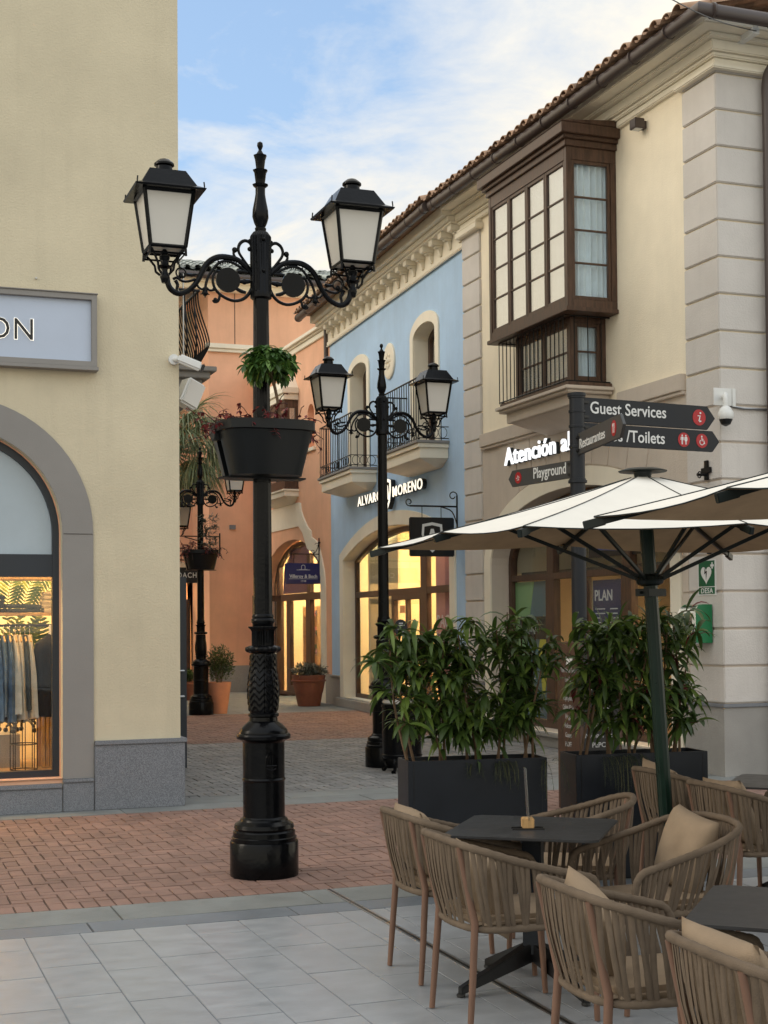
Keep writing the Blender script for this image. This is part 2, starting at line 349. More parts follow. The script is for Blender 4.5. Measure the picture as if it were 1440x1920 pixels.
def frame3(o, u, v):      # matrix: local x -> u, y -> v
    u = Vector(u).normalized(); v = Vector(v).normalized(); w = u.cross(v); o = Vector(o)
    return Matrix(((u.x, v.x, w.x, o.x), (u.y, v.y, w.y, o.y), (u.z, v.z, w.z, o.z), (0, 0, 0, 1)))
def scaled(M, sx, sy=1., sz=1.): return M@Matrix.Diagonal((sx, sy, sz, 1))
def leaf(m, base, d, length, width, droop=.3, roll=0., seg=4, fold=.25):
    d = Vector(d).normalized(); side = d.cross(ZUP); side = side.normalized() if side.length > 1e-3 else Vector((1, 0, 0))
    nrm = side.cross(d); q = Matrix.Rotation(roll, 3, d); side = q@side; nrm = q@nrm; p = Vector(base); vs = []; fs = []
    for i in range(seg+1):
        t = i/seg; w = width*.5*math.sin(PI*min(1, t*.93+.05))**.8*(1-.15*t)
        if i == seg: w = 0.0004
        vs += [p-side*w+nrm*w*fold, p, p+side*w+nrm*w*fold]
        d = (d-ZUP*droop/seg*(1+t)).normalized(); p = p+d*(length/seg)
    for i in range(seg): a = i*3; fs += [(a, a+1, a+4, a+3), (a+1, a+2, a+5, a+4)]
    m.add(vs, fs)

def fit_text(s, height, width, ext=.002, bold=0., align='LEFT', spacing=1.):
    """lettering with the given cap height and total width"""
    m = text_mb(s, height/.70, ext, bold, 'LEFT', spacing); xs = [p[0] for p in m.v]; a, b = min(xs), max(xs); k = width/(b-a)
    o = 0 if align == 'LEFT' else (-width/2 if align == 'CENTER' else -width)
    m.v = [((p[0]-a)*k+o, p[1], p[2]) for p in m.v]; return m
# ------------------------------------------------------------------ ground and paving
rnd = random.Random(3)
MB().box((-300, -300, -.3), (300, 300, -.03)).build('ground', 'slab', kind='structure')
MB().box((-3, -3, -.029), (14, 40, -.012)).build('paving_bed', 'joint', kind='structure')
def flat(m, x0, y0, x1, y1, z=0., g=.003):
    t = [rnd.uniform(-.0012, .0012) for _ in range(4)]
    x0 += g; y0 += g; x1 -= g; y1 -= g; b = .003
    m.add([(x0, y0, -.02), (x1, y0, -.02), (x1, y1, -.02), (x0, y1, -.02),
           (x0+b, y0+b, z+t[0]), (x1-b, y0+b, z+t[1]), (x1-b, y1-b, z+t[2]), (x0+b, y1-b, z+t[3])],
          [(4, 5, 6, 7), (0, 1, 5, 4), (1, 2, 6, 5), (2, 3, 7, 6), (3, 0, 4, 7)])
def herring(name, m, x0, y0, x1, y1, c=.1):
    M_ = MB(); nx = int((x1-x0)/c)+1; ny = int((y1-y0)/c)+1
    for i in range(-1, nx):
        for j in range(-1, ny):
            k = (i-j) % 4; a, b = x0+i*c, y0+j*c
            if k == 0: q = (a, b, a+2*c, b+c)
            elif k == 3: q = (a, b, a+c, b+2*c)
            else: continue
            q = (max(q[0], x0), max(q[1], y0), min(q[2], x1), min(q[3], y1))
            if q[2]-q[0] < .02 or q[3]-q[1] < .02: continue
            j_ = rnd.uniform(-.004, .004)
            flat(M_, q[0]+j_, q[1], q[2]+j_, q[3], rnd.uniform(-.002, .002), .0026)
    M_.build(name, m, kind='structure', recalc=False)
def slabs(name, m, x0, y0, x1, y1, w, off=0., g=.003, z=0.):
    M_ = MB(); x = x0-off
    while x < x1: flat(M_, max(x, x0), y0, min(x+w, x1), y1, z, g); x += w
    M_.build(name, m, kind='structure', recalc=False)
MB().box((-3, -3, -.0118), (10, 8.06, -.0035)).build('tile_bed', 'slabblue', kind='structure')
M_ = MB()
for k in range(-8, 30):
    x = .868+.302*k
    if x > 9.4: break
    y = 8.06; first = .305 if k % 2 else .74
    while y > .5: flat(M_, x, max(y-first, .4), x+.302, y, 0, .0016); y -= first; first = .615
M_.build('tile_paving', 'floor', kind='structure', recalc=False)
slabs('blue_slab_strip', 'slabblue', -2, 8.06, 10, 8.33, 1.2, .35)
slabs('grey_slab_strip', 'slab', -2, 8.33, 10, 8.77, 1.22, .2)
M_ = MB(); x = -2
while x < 10: flat(M_, x, 8.77, x+.1, 8.97); x += .1
M_.build('brick_border', 'brick', kind='structure', recalc=False)
herring('brick_paving', 'brick', -2, 8.97, 9, 12.97)
slabs('grey_slab_strip', 'slab', -2, 12.97, 9, 13.42, 1.2, .5)
slabs('grey_slab_strip', 'slab', 2.9, 13.42, 9, 13.88, 1.2, .1)
herring('sett_paving', 'sett', 2.9, 13.88, 9.5, 20.0)
herring('brick_paving', 'brick', 2.9, 20.0, 9.5, 26.2)
for j in range(9): slabs('far_slab_paving', 'slab', 2.9, 26.2+j, 12, 27.2+j, 1.0, .3*(j % 3))
M_ = MB().box((2.835, 3.0, .001), (2.846, 8.76, .004)).box((2.866, 3.0, .001), (2.877, 8.76, .004))
M_.build('drain_channel', 'silver', kind='structure')
MB().box((2.846, 3., .0005), (2.866, 8.76, .0025)).build('drain_slot', 'black', kind='structure')

# ------------------------------------------------------------------ left shop, yellow stucco
LB = thing('shop_building', (0, 16, 0), 'pale yellow stucco shop with a grey arched shop window and granite base at the left', 'building')
YF = 13.33; XC = 2.885
hole = arch(-.117, 1.785, .30, 2.565, .951)
MB().prism([rect(-7, 0, XC, 8.75), hole], 'Y', YF, YF+.32).box((XC-.3, YF+.3205, 0), (XC, 22, 8.75)).box((-7, YF+.3205, 4.05), (XC-.301, 22, 4.3)).build('wall', 'yellow', LB)
MB().box((-7.1, 13.2, 8.75), (3.05, 22.1, 9.0)).build('roof', 'trim', LB)
outer = arch(-.40, 2.068, .302, 2.565, 1.234, 36); inner = arch(-.117, 1.785, .302, 2.565, .951, 36)
MB().prism([outer, inner], 'Y', YF-.018, YF-.001).build('arch_surround', 'grey_trim', LB)
MB().box((1.795, YF-.0205, 2.556), (2.06, YF-.0175, 2.562)).build('surround_joint', 'joint', LB)
pl = MB().box((2.072, YF-.045, 0), (XC+.035, YF-.001, .60)).box((XC+.001, YF, 0), (XC+.035, YF+1.2, .60))
pl.box((2.072, YF-.06, .6), (XC+.055, YF-.0005, .64)).box((XC+.0015, YF, .6), (XC+.055, YF+1.2, .64))
pl.box((1.785, YF-.04, 0), (2.067, YF-.001, .265)).box((-7, YF-.032, 0), (1.780, YF+.2, .22)).box((-7, YF-.046, .222), (1.778, YF+.22, .262)).box((1.784, YF-.05, .267), (2.068, YF-.001, .30))
pl.build('granite_base', 'granite', LB, bevel=.006)
MB().box((-.115, YF-.004, .264), (1.783, YF+.16, .31)).build('window_sill', 'peach', LB)
# window: frame, transom, panes
w = MB(); fo = arch(-.105, 1.773, .312, 2.565, .939, 36); fi = arch(-.03, 1.712, .372, 2.565, .868, 36)
w.prism([fo, fi], 'Y', YF+.13, YF+.22); w.box((-.029, YF+.135, 2.165), (1.711, YF+.215, 2.375))
LW = w.build('shop_window', 'darkframe', LB)
MB().prism([arch(-.122, 1.79, .3, 2.565, .956, 30), fo], 'Y', YF+.12, YF+.17).build('reveal_liner', 'peach', LB)
MB().box((-.028, YF+.17, .373), (1.7105, YF+.18, 2.164)).build('pane', 'glass', LW)
MB().prism([arch(-.028, 1.710, 2.376, 2.566, .865, 36)], 'Y', YF+.17, YF+.18).build('frosted_pane', 'frostpane', LW)
# shop interior
i = MB().box((-2, YF+2.3, 0), (XC-.302, YF+2.4, 4.04)).box((-2.1, YF+.325, 0), (-2, YF+2.4, 4.04)); i.build('interior_wall', 'warmwall', LB)
MB().box((-2, YF+.33, .05), (XC-.303, YF+2.29, .29)).build('interior_floor', 'shopfloor', LB)
MB().box((-1.5, YF+.55, 2.9), (2.3, YF+1.9, 2.93)).build('ceiling_light', 'panel', LB)
MB().box((-.2, YF+.33, 2.38), (1.9, YF+.36, 3.6)).build('transom_backing', 'white', LB)
sl_ = MB()
for k in range(9): sl_.box((1.74+.042*k, YF+1.2, .30), (1.774+.042*k, YF+1.25, 1.02))
sl_.box((1.70, YF+1.251, .30), (2.2, YF+1.3, 1.04)); sl_.build('slatted_counter', 'woodlight', LB)
MB().box((.3, YF+1.4, .29), (1.55, YF+1.9, .62)).build('plinth_step', 'stone', LB)
for zc in (1.84, 2.19):
    t = thing('display_shelf', (1.2, YF+1.0, zc), 'pale wooden shelf in the left shop window, '+('lower one with folded trousers' if zc < 2 else 'upper one just under the dark transom'), 'shelf', 'shelves in the left shop window')
    MB().box((-.9, YF+.85, zc-.03), (1.95, YF+1.25, zc)).build('board', 'woodlight', t, bevel=.004)
    for xx in (-.4, 1.9): MB().box((xx, YF+1.0, zc-.1), (xx+.02, YF+1.2, zc-.031)).build('bracket', 'ironm', t)
# folded cloth stacks on the lower shelf
def folded(name, x, y, z, w, d, n, m, label, g=None):
    M_ = MB()
    for k in range(n):
        c = Vector((x+rnd.uniform(-.012, .012), y, z+.022+k*.042)); vs = []
        M_.obox(c, (w*rnd.uniform(.9, 1.03), d, .038), Matrix.Rotation(rnd.uniform(-.08, .08), 3, 'Z')@Matrix.Rotation(rnd.uniform(-.04, .04), 3, 'Y'))
    return M_.build(name, m, bevel=.016, smooth=True, label=label, category='clothes')
folded('folded_clothes', 1.83, YF+1.03, 1.84, .26, .26, 5, 'ecru', 'stack of folded ecru jumpers at the right end of the shop shelf')
folded('folded_clothes', 1.55, YF+1.03, 1.84, .36, .26, 2, 'greycloth', 'dark grey trousers folded flat on the lower shelf in the left shop window')
folded('folded_clothes', 1.26, YF+1.03, 1.84, .24, .26, 4, 'blackcloth', 'dark folded clothes at the left end of the lower shelf in the shop window')
MB().lathe((1.82, YF+1.03, 2.19), [(.03, 0), (.075, .03), (.085, .06), (.06, .095), (.03, .1), (.035, .115)], 20).build('vase', 'grey_trim', smooth=True, label='round grey vase on the upper shelf in the left shop window', category='vase')
MB().box((1.36, YF+.95, 2.19), (1.70, YF+1.15, 2.27)).build('box', 'woodlight', label='tan box on the upper shelf in the left shop window', category='box', bevel=.004)
# fern fronds standing behind the shelves
def frond(m, base, d, L_, n=13, lw=.018, ll=.14):
    d = Vector(d).normalized(); p = Vector(base); pts = [p.copy()]
    side = d.cross(Vector((0, -1, 0))).normalized()
    for k in range(n):
        d = (d+Vector((0, 0, -.035))+side*.02).normalized(); p = p+d*(L_/n); pts.append(p.copy())
        l = ll*math.sin(PI*(k+2)/(n+3))
        for sgn in (-1, 1): leaf(m, p, (d*.75+d.cross(Vector((0, -1, 0))).normalized()*sgn), l, lw, .25, PI/2)
    m.tube(pts, .003, 4)
for k, (xx, zz_, dx, lab) in enumerate([(1.42, 1.74, -.05, 'leftmost fan shaped palm leaf behind the shop shelves'), (1.55, 1.76, .10, 'tallest fan shaped palm leaf behind the shop shelves'), (1.68, 1.72, .2, 'rightmost small palm leaf behind the shop shelves')]):
    f = MB(); frond(f, (xx, YF+1.35, zz_), (dx, 0, 1), .50, 15, .030, .17)
    f.build('palm_leaf', 'leafbright', label=lab, category='plant', group='palm leaves in the left shop window')
f = MB()
for k in range(5): frond(f, (1.32+.11*k, YF+1.4, 1.15), (rnd.uniform(-.3, .3), 0, 1), .62, 13, .034, .18)
f.build('indoor_fern', 'leafbright', label='dense green fern behind the clothes rail in the left shop', category='plant')
# clothes rail
rail = thing('clothes_rail', (1.0, YF+.75, .3), 'black metal clothes rail in the left shop window', 'clothes rail')
MB().tube([(-.6, YF+.72, 1.715), (2.1, YF+.72, 1.715)], .013).build('bar', 'ironm', rail)
MB().tube([(2.1, YF+.72, 1.715), (2.1, YF+.72, .3)], .013).build('post', 'ironm', rail)
def garment(x, w, z0, z1, m, label, tilt=0., hem=None, dz=.27):
    t = thing('hanging_garment', (x, YF+.72, z0), label, 'clothes', 'clothes hanging on the rail in the left shop')
    b = MB(); n = 12; prof = []
    for i_ in range(15):
        q = i_/14; z = z1-.04-(z1-.04-z0)*q
        ww = (.05+(w-.05)*min(1, q*3.2)**.6)*(1+.10*q); th = .022+.035*min(1, q*2)
        for k in range(n):
            a = 2*PI*k/n; rip = 1+.16*math.sin(a*5+x*40)*q
            prof.append((x+math.cos(a)*th*rip+tilt*q, YF+.72+math.sin(a)*ww*rip*.5, z+.008*math.sin(a*3)))
    fs = [(i_*n+k, i_*n+(k+1) % n, (i_+1)*n+(k+1) % n, (i_+1)*n+k) for i_ in range(14) for k in range(n)]+[tuple(range(n)), tuple(range(14*n, 15*n))]
    b.add(prof, fs).build('cloth', m, t, smooth=True)
    MB().tube(smooth_path([(x, YF+.72, z1-.03), (x, YF+.72, z1), (x+.0, YF+.745, z1+.03), (x, YF+.72, z1+.055), (x, YF+.7, z1+.04)], 3), .003, 5).build('hanger_hook', 'silver', t)
    MB().tube([(x, YF+.72-w*.34, z1-.10), (x, YF+.72, z1-.035), (x, YF+.72+w*.34, z1-.10)], .009, 6).build('hanger', 'woodlight', t)
    if hem: # coloured bands
        for (q0, q1, mm) in hem:
            h = MB(); za, zb = z0+(z1-z0)*q0, z0+(z1-z0)*q1; h.lathe((x+tilt*.6, YF+.72, 0), [(.062, za), (.061, zb)], 16, rf=lambda a, z: 1+abs(math.sin(a))*(w*8.2*.55-1)*.98); h.build('cloth_band', mm, t, smooth=True)
gl_ = [(1.27, .30, .93, 'denim', 'blue denim jacket, leftmost on the rail in the left shop', 0), (1.325, .30, .97, 'denim', 'washed denim shirt, second from the left on the shop rail', 0), (1.38, .30, .92, 'denim', 'long blue denim jacket, third from the left on the shop rail', 0),
       (1.435, .26, 1.02, 'ecru', 'ecru shirt next to the denim clothes on the shop rail', .01), (1.48, .24, .97, 'ecru', 'cream shirt with dark hem in the middle of the shop rail', .02), (1.525, .24, 1.06, 'greycloth', 'dark grey jacket between the pale clothes on the shop rail', .03), (1.57, .22, .98, 'ecru', 'striped pale shirt left of the black coat on the shop rail', .03)]
for x_, w_, z_, m_, l_, tl in gl_: garment(x_, w_*1.6, z_-.12 if m_ == 'denim' else z_-.15, 1.66, m_, l_, tl, hem=None if m_ == 'denim' else [(.0, .22, 'greycloth'), (.42, .50, 'denim')])
# dark coat on a mannequin torso
mq = thing('mannequin_torso', (1.79, YF+.62, .9), 'mannequin torso in a black sleeveless coat at the right of the shop window', 'mannequin')
MB().lathe((1.79, YF+.62, 0), [(.17, .84), (.19, .92), (.175, 1.12), (.18, 1.32), (.195, 1.46), (.18, 1.54), (.10, 1.60), (.06, 1.63)], 24, rf=lambda a, z: 1-.32*abs(math.sin(a))**1.5+.02*math.sin(a*9)).build('coat', 'blackcloth', mq, smooth=True)
MB().lathe((1.79, YF+.62, 0), [(.055, 1.61), (.05, 1.69), (.048, 1.72)], 16).build('neck', 'frost', mq, smooth=True)
MB().tube([(1.79, YF+.62, .3), (1.79, YF+.62, .9)], .012).build('stand', 'ironm', mq)
MB().lathe((1.55, YF+1.05, .80), [(.07, 0), (.11, .01), (.14, .16), (.135, .16)], 20).build('wicker_basket', 'woodlight', smooth=True, label='tan wicker basket under the clothes in the left shop window', category='basket')
wr = MB()
for k in range(8):
    a = 2*PI*k/8; wr.tube([(1.55+.13*math.cos(a), YF+1.05+.13*math.sin(a), .295), (1.55+.13*math.cos(a), YF+1.05+.13*math.sin(a), .80)], .005, 5)
for zq in (.30, .55, .795): wr.tube([(1.55+.13*math.cos(2*PI*k/16), YF+1.05+.13*math.sin(2*PI*k/16), zq) for k in range(16)], .006, 5, closed=True)
wr.build('wire_stand', 'ironm', label='black wire stand holding the wicker basket in the left shop', category='stand')
def swivel(x, y, lab):
    t = thing('swivel_base', (x, y, .62), lab, 'chair base', 'black castor bases in the left shop')
    for k in range(5):
        a = 2*PI*k/5+.3; MB().tube(smooth_path([(x, y, .73), (x+.09*math.cos(a), y+.09*math.sin(a), .745), (x+.17*math.cos(a), y+.17*math.sin(a), .68)], 3), .013, 6).build('arm', 'black', t)
        MB().ball((x+.175*math.cos(a), y+.175*math.sin(a), .65), .026, 8).build('castor', 'black', t)
    MB().tube([(x, y, .72), (x, y, .80)], .024).build('column', 'black', t); MB().tube([(x, y, .80), (x, y, 1.0)], .010).build('stem', 'silver', t)
swivel(1.38, YF+1.6, 'left black five armed castor base standing on the step in the left shop'); swivel(1.60, YF+1.6, 'right black five armed castor base standing on the step in the left shop')
# wall sign
sg = thing('wall_sign', (1.3, YF, 4.07), 'pale blue shop sign in a grey box frame, letters ON, on the yellow wall', 'sign')
a_, b_ = -1.2, 2.095; z0_, z1_ = 4.11, 4.785
f = MB(); f.prism([rect(a_, z0_, b_, z1_), rect(a_+.05, z0_+.05, b_-.05, z1_-.05)], 'Y', YF-.10, YF-.001); f.box((a_-.012, YF-.115, z0_-.035), (b_+.012, YF-.001, z0_-.001)); f.box((a_-.006, YF-.112, z1_+.001), (b_+.008, YF-.001, z1_+.012))
f.build('frame', 'grey_trim', sg, bevel=.003)
MB().box((a_+.0505, YF-.055, z0_+.0505), (b_-.0505, YF-.02, z1_-.0505)).build('panel', 'signface', sg)
tx = fit_text('ON', .195, .40, .006, .0, 'LEFT', 1.1).place(frame3((1.115, YF-.064, 4.335), (1, 0, 0), (0, 0, 1)))
tx.build('lettering', 'black', sg)
th_ = fit_text('ON', .195, .417, .002, .016, 'LEFT', 1.1).place(frame3((1.1065, YF-.0575, 4.335), (1, 0, 0), (0, 0, 1))); th_.build('letter_halo', 'litletter', sg)
for k, xx in enumerate((1.18, 1.55)):
    MB().tube([(xx, YF, 4.92), (xx, YF-.03, 4.92)], .009, 8).build('wall_bolt', 'silver', label='small steel bolt in the yellow wall above the sign, '+('left one' if k == 0 else 'right one'), category='bolt')
# CCTV camera and loudspeaker on the corner
cc = thing('security_camera', (2.83, YF, 4.15), 'white bullet security camera on the corner of the yellow building', 'camera')
MB().tube([(2.83, YF-.001, 4.235), (2.83, YF-.04, 4.235)], .05, 16).tube([(2.83, YF-.03, 4.235), (2.86, YF-.10, 4.225)], .022, 10).build('bracket', 'white', cc, smooth=True)
d = Vector((.93, -.12, -.36)).normalized(); u = d.cross(ZUP).normalized(); q = Matrix((d, u, d.cross(u)*-1)).transposed()
MB().obox(Vector((2.965, YF-.12, 4.195)), (.24, .085, .085), q).build('housing', 'white', cc, bevel=.018)
MB().obox(Vector((2.965, YF-.12, 4.195))+d*.128, (.03, .078, .075), q).build('lens_front', 'black', cc, bevel=.01)
sp = thing('loudspeaker', (2.99, YF+.25, 3.75), 'white outdoor loudspeaker tilted down on the corner of the yellow building', 'loudspeaker')
q = Matrix.Rotation(R(16), 3, 'Z')@Matrix.Rotation(R(24), 3, 'Y')
MB().obox((3.03, YF+.2, 3.945), (.20, .17, .27), q).build('cabinet', 'white', sp, bevel=.02)
MB().obox(Vector((3.03, YF+.2, 3.945))+q@Vector((.008, -.088, 0)), (.165, .006, .235), q).build('grille', 'frost', sp, bevel=.002)
MB().tube([(XC, YF+.24, 4.0), (2.98, YF+.24, 3.98)], .02).build('bracket', 'white', sp)
# open glass door on the side wall
dr = thing('glass_door', (2.95, 16.55, 0), 'dark framed glass door standing open behind the yellow building', 'door')
x0, x1, yd = 2.90, 3.66, 16.55; z1_ = 2.27
MB().prism([rect(x0, .02, x1, z1_), rect(x0+.1, .18, x1-.115, z1_-.13)], 'Y', yd, yd+.06).build('frame', 'darkframe', dr, bevel=.004)
MB().box((x0+.099, yd+.025, .179), (x1-.114, yd+.033, z1_-.129)).build('pane', 'glassdark', dr)
hd = MB()
for zq in (1.165, .865): hd.tube([(x1-.05, yd, zq), (x1-.05, yd-.07, zq), (x1-.13, yd-.07, zq)], .013)
hd.tube([(x1-.13, yd-.07, 1.19), (x1-.13, yd-.07, .84)], .013); hd.build('handle', 'silver', dr, smooth=True)
# balcony of the next building on the left side of the street
nb = thing('side_building', (2.6, 22, 0), 'yellow building behind the corner with a curved iron balcony, mostly hidden', 'building')
MB().box((-6, 22.2, 0), (2.88, 33, 8.2)).build('wall', 'yellow', nb)
bt = thing('balcony', (3.4, 17, 4.5), 'grey balcony with a bulging black iron railing left of the street', 'balcony')
M_ = MB().box((2.89, 16.9, 4.80), (4.13, 20.2, 4.86)).box((2.89, 16.96, 4.72), (4.06, 20.14, 4.799)).box((2.89, 17.05, 4.50), (3.98, 20.05, 4.719))
M_.hexa([(2.89, 17.5, 4.15), (3.2, 17.5, 4.15), (3.2, 19.6, 4.15), (2.89, 19.6, 4.15)], [(2.89, 17.05, 4.4995), (3.97, 17.05, 4.4995), (3.97, 20.04, 4.4995), (2.89, 20.04, 4.4995)])
M_.build('slab', 'grey_trim', bt, bevel=.008)
rl = MB()
def belly(px_, py_, nx_, ny_):
    return smooth_path([(px_+nx_*o_, py_+ny_*o_, 4.86+z_) for o_, z_ in ((-.01, .02), (.05, .12), (.13, .28), (.11, .42), (.05, .6), (0, .78), (-.01, .93))], 3)
k = 17.02
while k < 20.1: rl.tube(belly(3.93, k, 1, 0), .010, 5); k += .115
k = 2.95
while k < 3.9: rl.tube(belly(k, 17.0, 0, -1), .010, 5); k += .115
rl.tube([(2.95, 17, 5.80), (3.93, 17, 5.80), (3.93, 20.1, 5.80)], .018, 6); rl.tube([(2.95, 17, 4.885), (3.93, 17, 4.885), (3.93, 20.1, 4.885)], .015, 6)
rl.build('railing', 'ironm', bt, smooth=True)
MB().tube([(3.5, 17.2, 5.8), (3.5, 17.2, 6.05)], .008).tube([(2.92, 17.2, 6.05), (4.0, 17.2, 6.05)], .012).build('awning_bar', 'ironm', bt)
st_ = MB()
for xx in (3.53, 3.78): st_.tube([(xx, 17.2, 4.87), (xx, 17.2, 6.05)], .011, 6)
st_.build('steel_post', 'silver', bt)
# ------------------------------------------------------------------ cream corner building on the right
XF = 8.92; Y0 = 13.3; Y1 = 20.3
RB = thing('corner_building', (11, 17, 0), 'cream two storey corner building with banded quoins and a brown wooden bay window', 'building')
oc, ow, osp, orise = 16.85, 2.5, 2.55, .95       # arched shop front
op = arch(oc-ow, oc+ow, .20, osp, orise, 28)
MB().prism([rect(Y0, 0, Y1, 4.34), op], 'X', XF, XF+.32).box((XF+.3205, Y0+.001, 0), (15, Y0+.3, 4.34)).build('lower_wall', 'beige', RB)
MB().box((XF+.012, Y0+.012, 4.3405), (XF+.3, Y1, 8.0)).box((XF+.3005, Y0+.012, 4.3405), (15, Y0+.3, 8.0)).build('upper_wall', 'cream', RB)
MB().box((XF+.3, Y1-.3, 0), (15, Y1+.001, 8.0)).build('party_wall', 'cream', RB)
# banded blocks
def archy(z, sgn, gw=ow+.235, gr=orise+.26):
    if z < osp: return oc+sgn*gw
    q = (z-osp)/gr
    return oc+sgn*gw*math.sqrt(max(0, 1-q*q)) if q < 1 else oc
blk = MB(); G_ = .011; D_ = .022
def yblock(ya0, ya1, yb0, yb1, z0, z1, d=D_):     # left/right bounds at the bottom and the top
    blk.hexa([(XF-d, ya0, z0), (XF-d, yb0, z0), (XF, yb0, z0), (XF, ya0, z0)], [(XF-d, ya1, z1), (XF-d, yb1, z1), (XF, yb1, z1), (XF, ya1, z1)])
zs = [.79+.411*k for k in range(19)]
for k in range(18):
    z0, z1 = zs[k]+G_, zs[k+1]-G_
    if z1 < 4.32:
        a0, a1 = archy(z0, 1)+G_, archy(z1, 1)+G_
        if a1 > 18.75: yblock(a0, a1, 19.64-G_, 19.64-G_, z0, z1, .014) if a0 < 19.5 else None
        b0, b1 = archy(z0, -1)-G_, archy(z1, -1)-G_
        if b1 < 14.9 and b0 > 14.0: yblock(13.96+G_, 13.96+G_, b0, b1, z0, z1, .014)
# voussoirs above the arch
vs_ = [14.9, 15.35, 15.8, 16.22, 16.64, 17.06, 17.48, 17.9, 18.35, 18.8]
for a, b in zip(vs_, vs_[1:]):
    def zt(y): q = (y-oc)/(ow+.235); return osp+(orise+.26)*math.sqrt(max(0, 1-q*q))+.012
    sh = lambda y: oc+(y-oc)*1.12
    blk.hexa([(XF-.014, a+G_, zt(a+G_)), (XF-.014, b-G_, zt(b-G_)), (XF, b-G_, zt(b-G_)), (XF, a+G_, zt(a+G_))],
             [(XF-.014, sh(a)+G_, 4.31), (XF-.014, sh(b)-G_, 4.31), (XF, sh(b)-G_, 4.31), (XF, sh(a)+G_, 4.31)])
blk.build('banded_facing', 'beige', RB)
qn = MB(); q2 = MB()
for k in range(18):
    z0, z1 = zs[k]+G_, min(zs[k+1]-G_, 8.1)
    if z1-z0 < .1: continue
    qn.box((XF-D_, Y0-D_, z0), (9.56, Y0+.66, z1)); q2.box((XF-D_, 19.64, z0), (XF+.02, Y1, z1))
qn.build('quoin', 'quoin', RB, bevel=.010); q2.build('quoin', 'quoin', RB, bevel=.010)
MB().prism([arch(oc-ow-.225, oc+ow+.225, .20, osp, orise+.25, 28), arch(oc-ow, oc+ow, .19, osp, orise, 28)], 'X', XF-.026, XF-.001).build('arch_surround', 'trim', RB)
b = MB().box((XF-.075, 14.0, 4.345), (XF+.02, 15.45, 4.54)).box((XF-.075, 17.62, 4.345), (XF+.02, 19.6, 4.54)).box((XF-.05, 14.0, 4.30), (XF+.02, 19.6, 4.344)); b.build('string_course', 'beige', RB, bevel=.008)
MB().box((XF-.05, Y0-.05, 0), (15, 14.04, .75)).build('stone_base', 'stone', RB); MB().box((XF-.05, 19.62, 0), (XF+.05, Y1, .75)).build('stone_base', 'stone', RB)
MB().box((XF-.07, Y0-.07, .752), (15, 14.05, .79)).box((XF-.07, 19.61, .752), (XF+.05, Y1, .79)).build('base_cap', 'granite', RB, bevel=.006)
MB().box((XF-.10, oc-ow-.25, 0), (XF+.5, oc+ow+.25, .14)).box((XF-.14, oc-ow-.26, .141), (XF+.5, oc+ow+.26, .195)).build('shop_step', 'stone', RB, bevel=.008)
# cornice, roof, gutter
cn = MB()
for z0, z1, o in ((7.85, 7.93, .05), (7.931, 7.98, .085), (7.981, 8.10, .13), (8.101, 8.15, .20), (8.151, 8.24, .38)):
    cn.box((XF-o, Y0-o, z0), (15, Y1+.02, z1))
cn.box((XF-.10, Y0-.10, 7.80), (9.6, 14.02, 7.849)).box((XF-.10, 19.58, 7.80), (9.6, Y1+.03, 7.849)).box((XF-.12, 19.55, 7.7), (XF+.02, Y1+.05, 7.799))
cn.build('cornice', 'trim', RB, bevel=.012)
def gutter(path, parent, label_rings=True):
    g = MB(); g.tube(path, .080, 12)
    for a, b_ in zip(path, path[1:]):
        a, b_ = Vector(a), Vector(b_); L_ = (b_-a).length; d = (b_-a).normalized(); n = int(L_/.75)
        for k in range(n+1):
            p = a+d*(.15+k*.75)
            if (p-a).length < L_: g.tube([p-d*.012, p+d*.012], .088, 12)
    return g.build('gutter', 'gutter', parent, smooth=True)
def tiled(y0, y1, xe, ze, parent, m='tile', slope=.32, depth=3.2, pitch=.22, M=None, ridge=True):
    t = MB(); r_ = random.Random(5); n = int((y1-y0)/pitch)
    for k in range(n):
        yc = y0+(k+.5)*pitch
        for row in range(int(depth/.38)):
            jx = r_.uniform(-.018, .018); x_a = xe+row*.38+jx; z_a = ze+row*.38*slope+r_.uniform(-.004, .004)
            ra, rb = .098*r_.uniform(.96, 1.04), .082; vs = []
            for (xx, zz_, rr) in ((x_a, z_a, ra), (x_a+.46, z_a+.46*slope-.012, rb)):
                for th in (0, -.012):
                    for i_ in range(9): a = PI*i_/8; vs.append((xx, yc+(rr+th)*math.cos(a), zz_+(rr+th)*math.sin(a)*.92))
            fs = []
            for i_ in range(8): fs += [(i_, i_+1, 19+i_, 18+i_), (9+i_, 27+i_, 28+i_, 10+i_), (i_, 9+i_, 10+i_, i_+1)]
            t.add(vs, fs)
            # pan tile between covers
            yp = yc+pitch/2; vs = []
            for (xx, zz_) in ((x_a-.03, z_a+.02), (x_a+.42, z_a+.42*slope+.02)):
                for i_ in range(5): a = PI*i_/4; vs.append((xx, yp-.075*math.cos(a), zz_-.05*math.sin(a)))
            t.add(vs, [(i_, i_+1, 6+i_, 5+i_) for i_ in range(4)])
    if M: t.place(M)
    ro = t.build('roof_tiling', m, parent, smooth=True, recalc=False)
    return ro
rf = MB().hexa([(XF-.42, Y0-.42, 8.241), (15, Y0-.42, 8.241), (15, Y1, 8.241), (XF-.42, Y1, 8.241)], [(XF-.42, Y0-.42, 8.25), (15, 16.0, 10.0), (15, Y1, 10.2), (XF-.42, Y1, 8.25)]).build('roof', 'tile', RB)
tiled(Y0-.3, Y1, XF-.62, 8.285, rf)
gutter([(XF-.53, Y1, 8.20), (XF-.53, Y0-.53, 8.20), (14, Y0-.53, 8.20)], rf)
DPX = onY(1434, 400, Y0-.1).x+.05
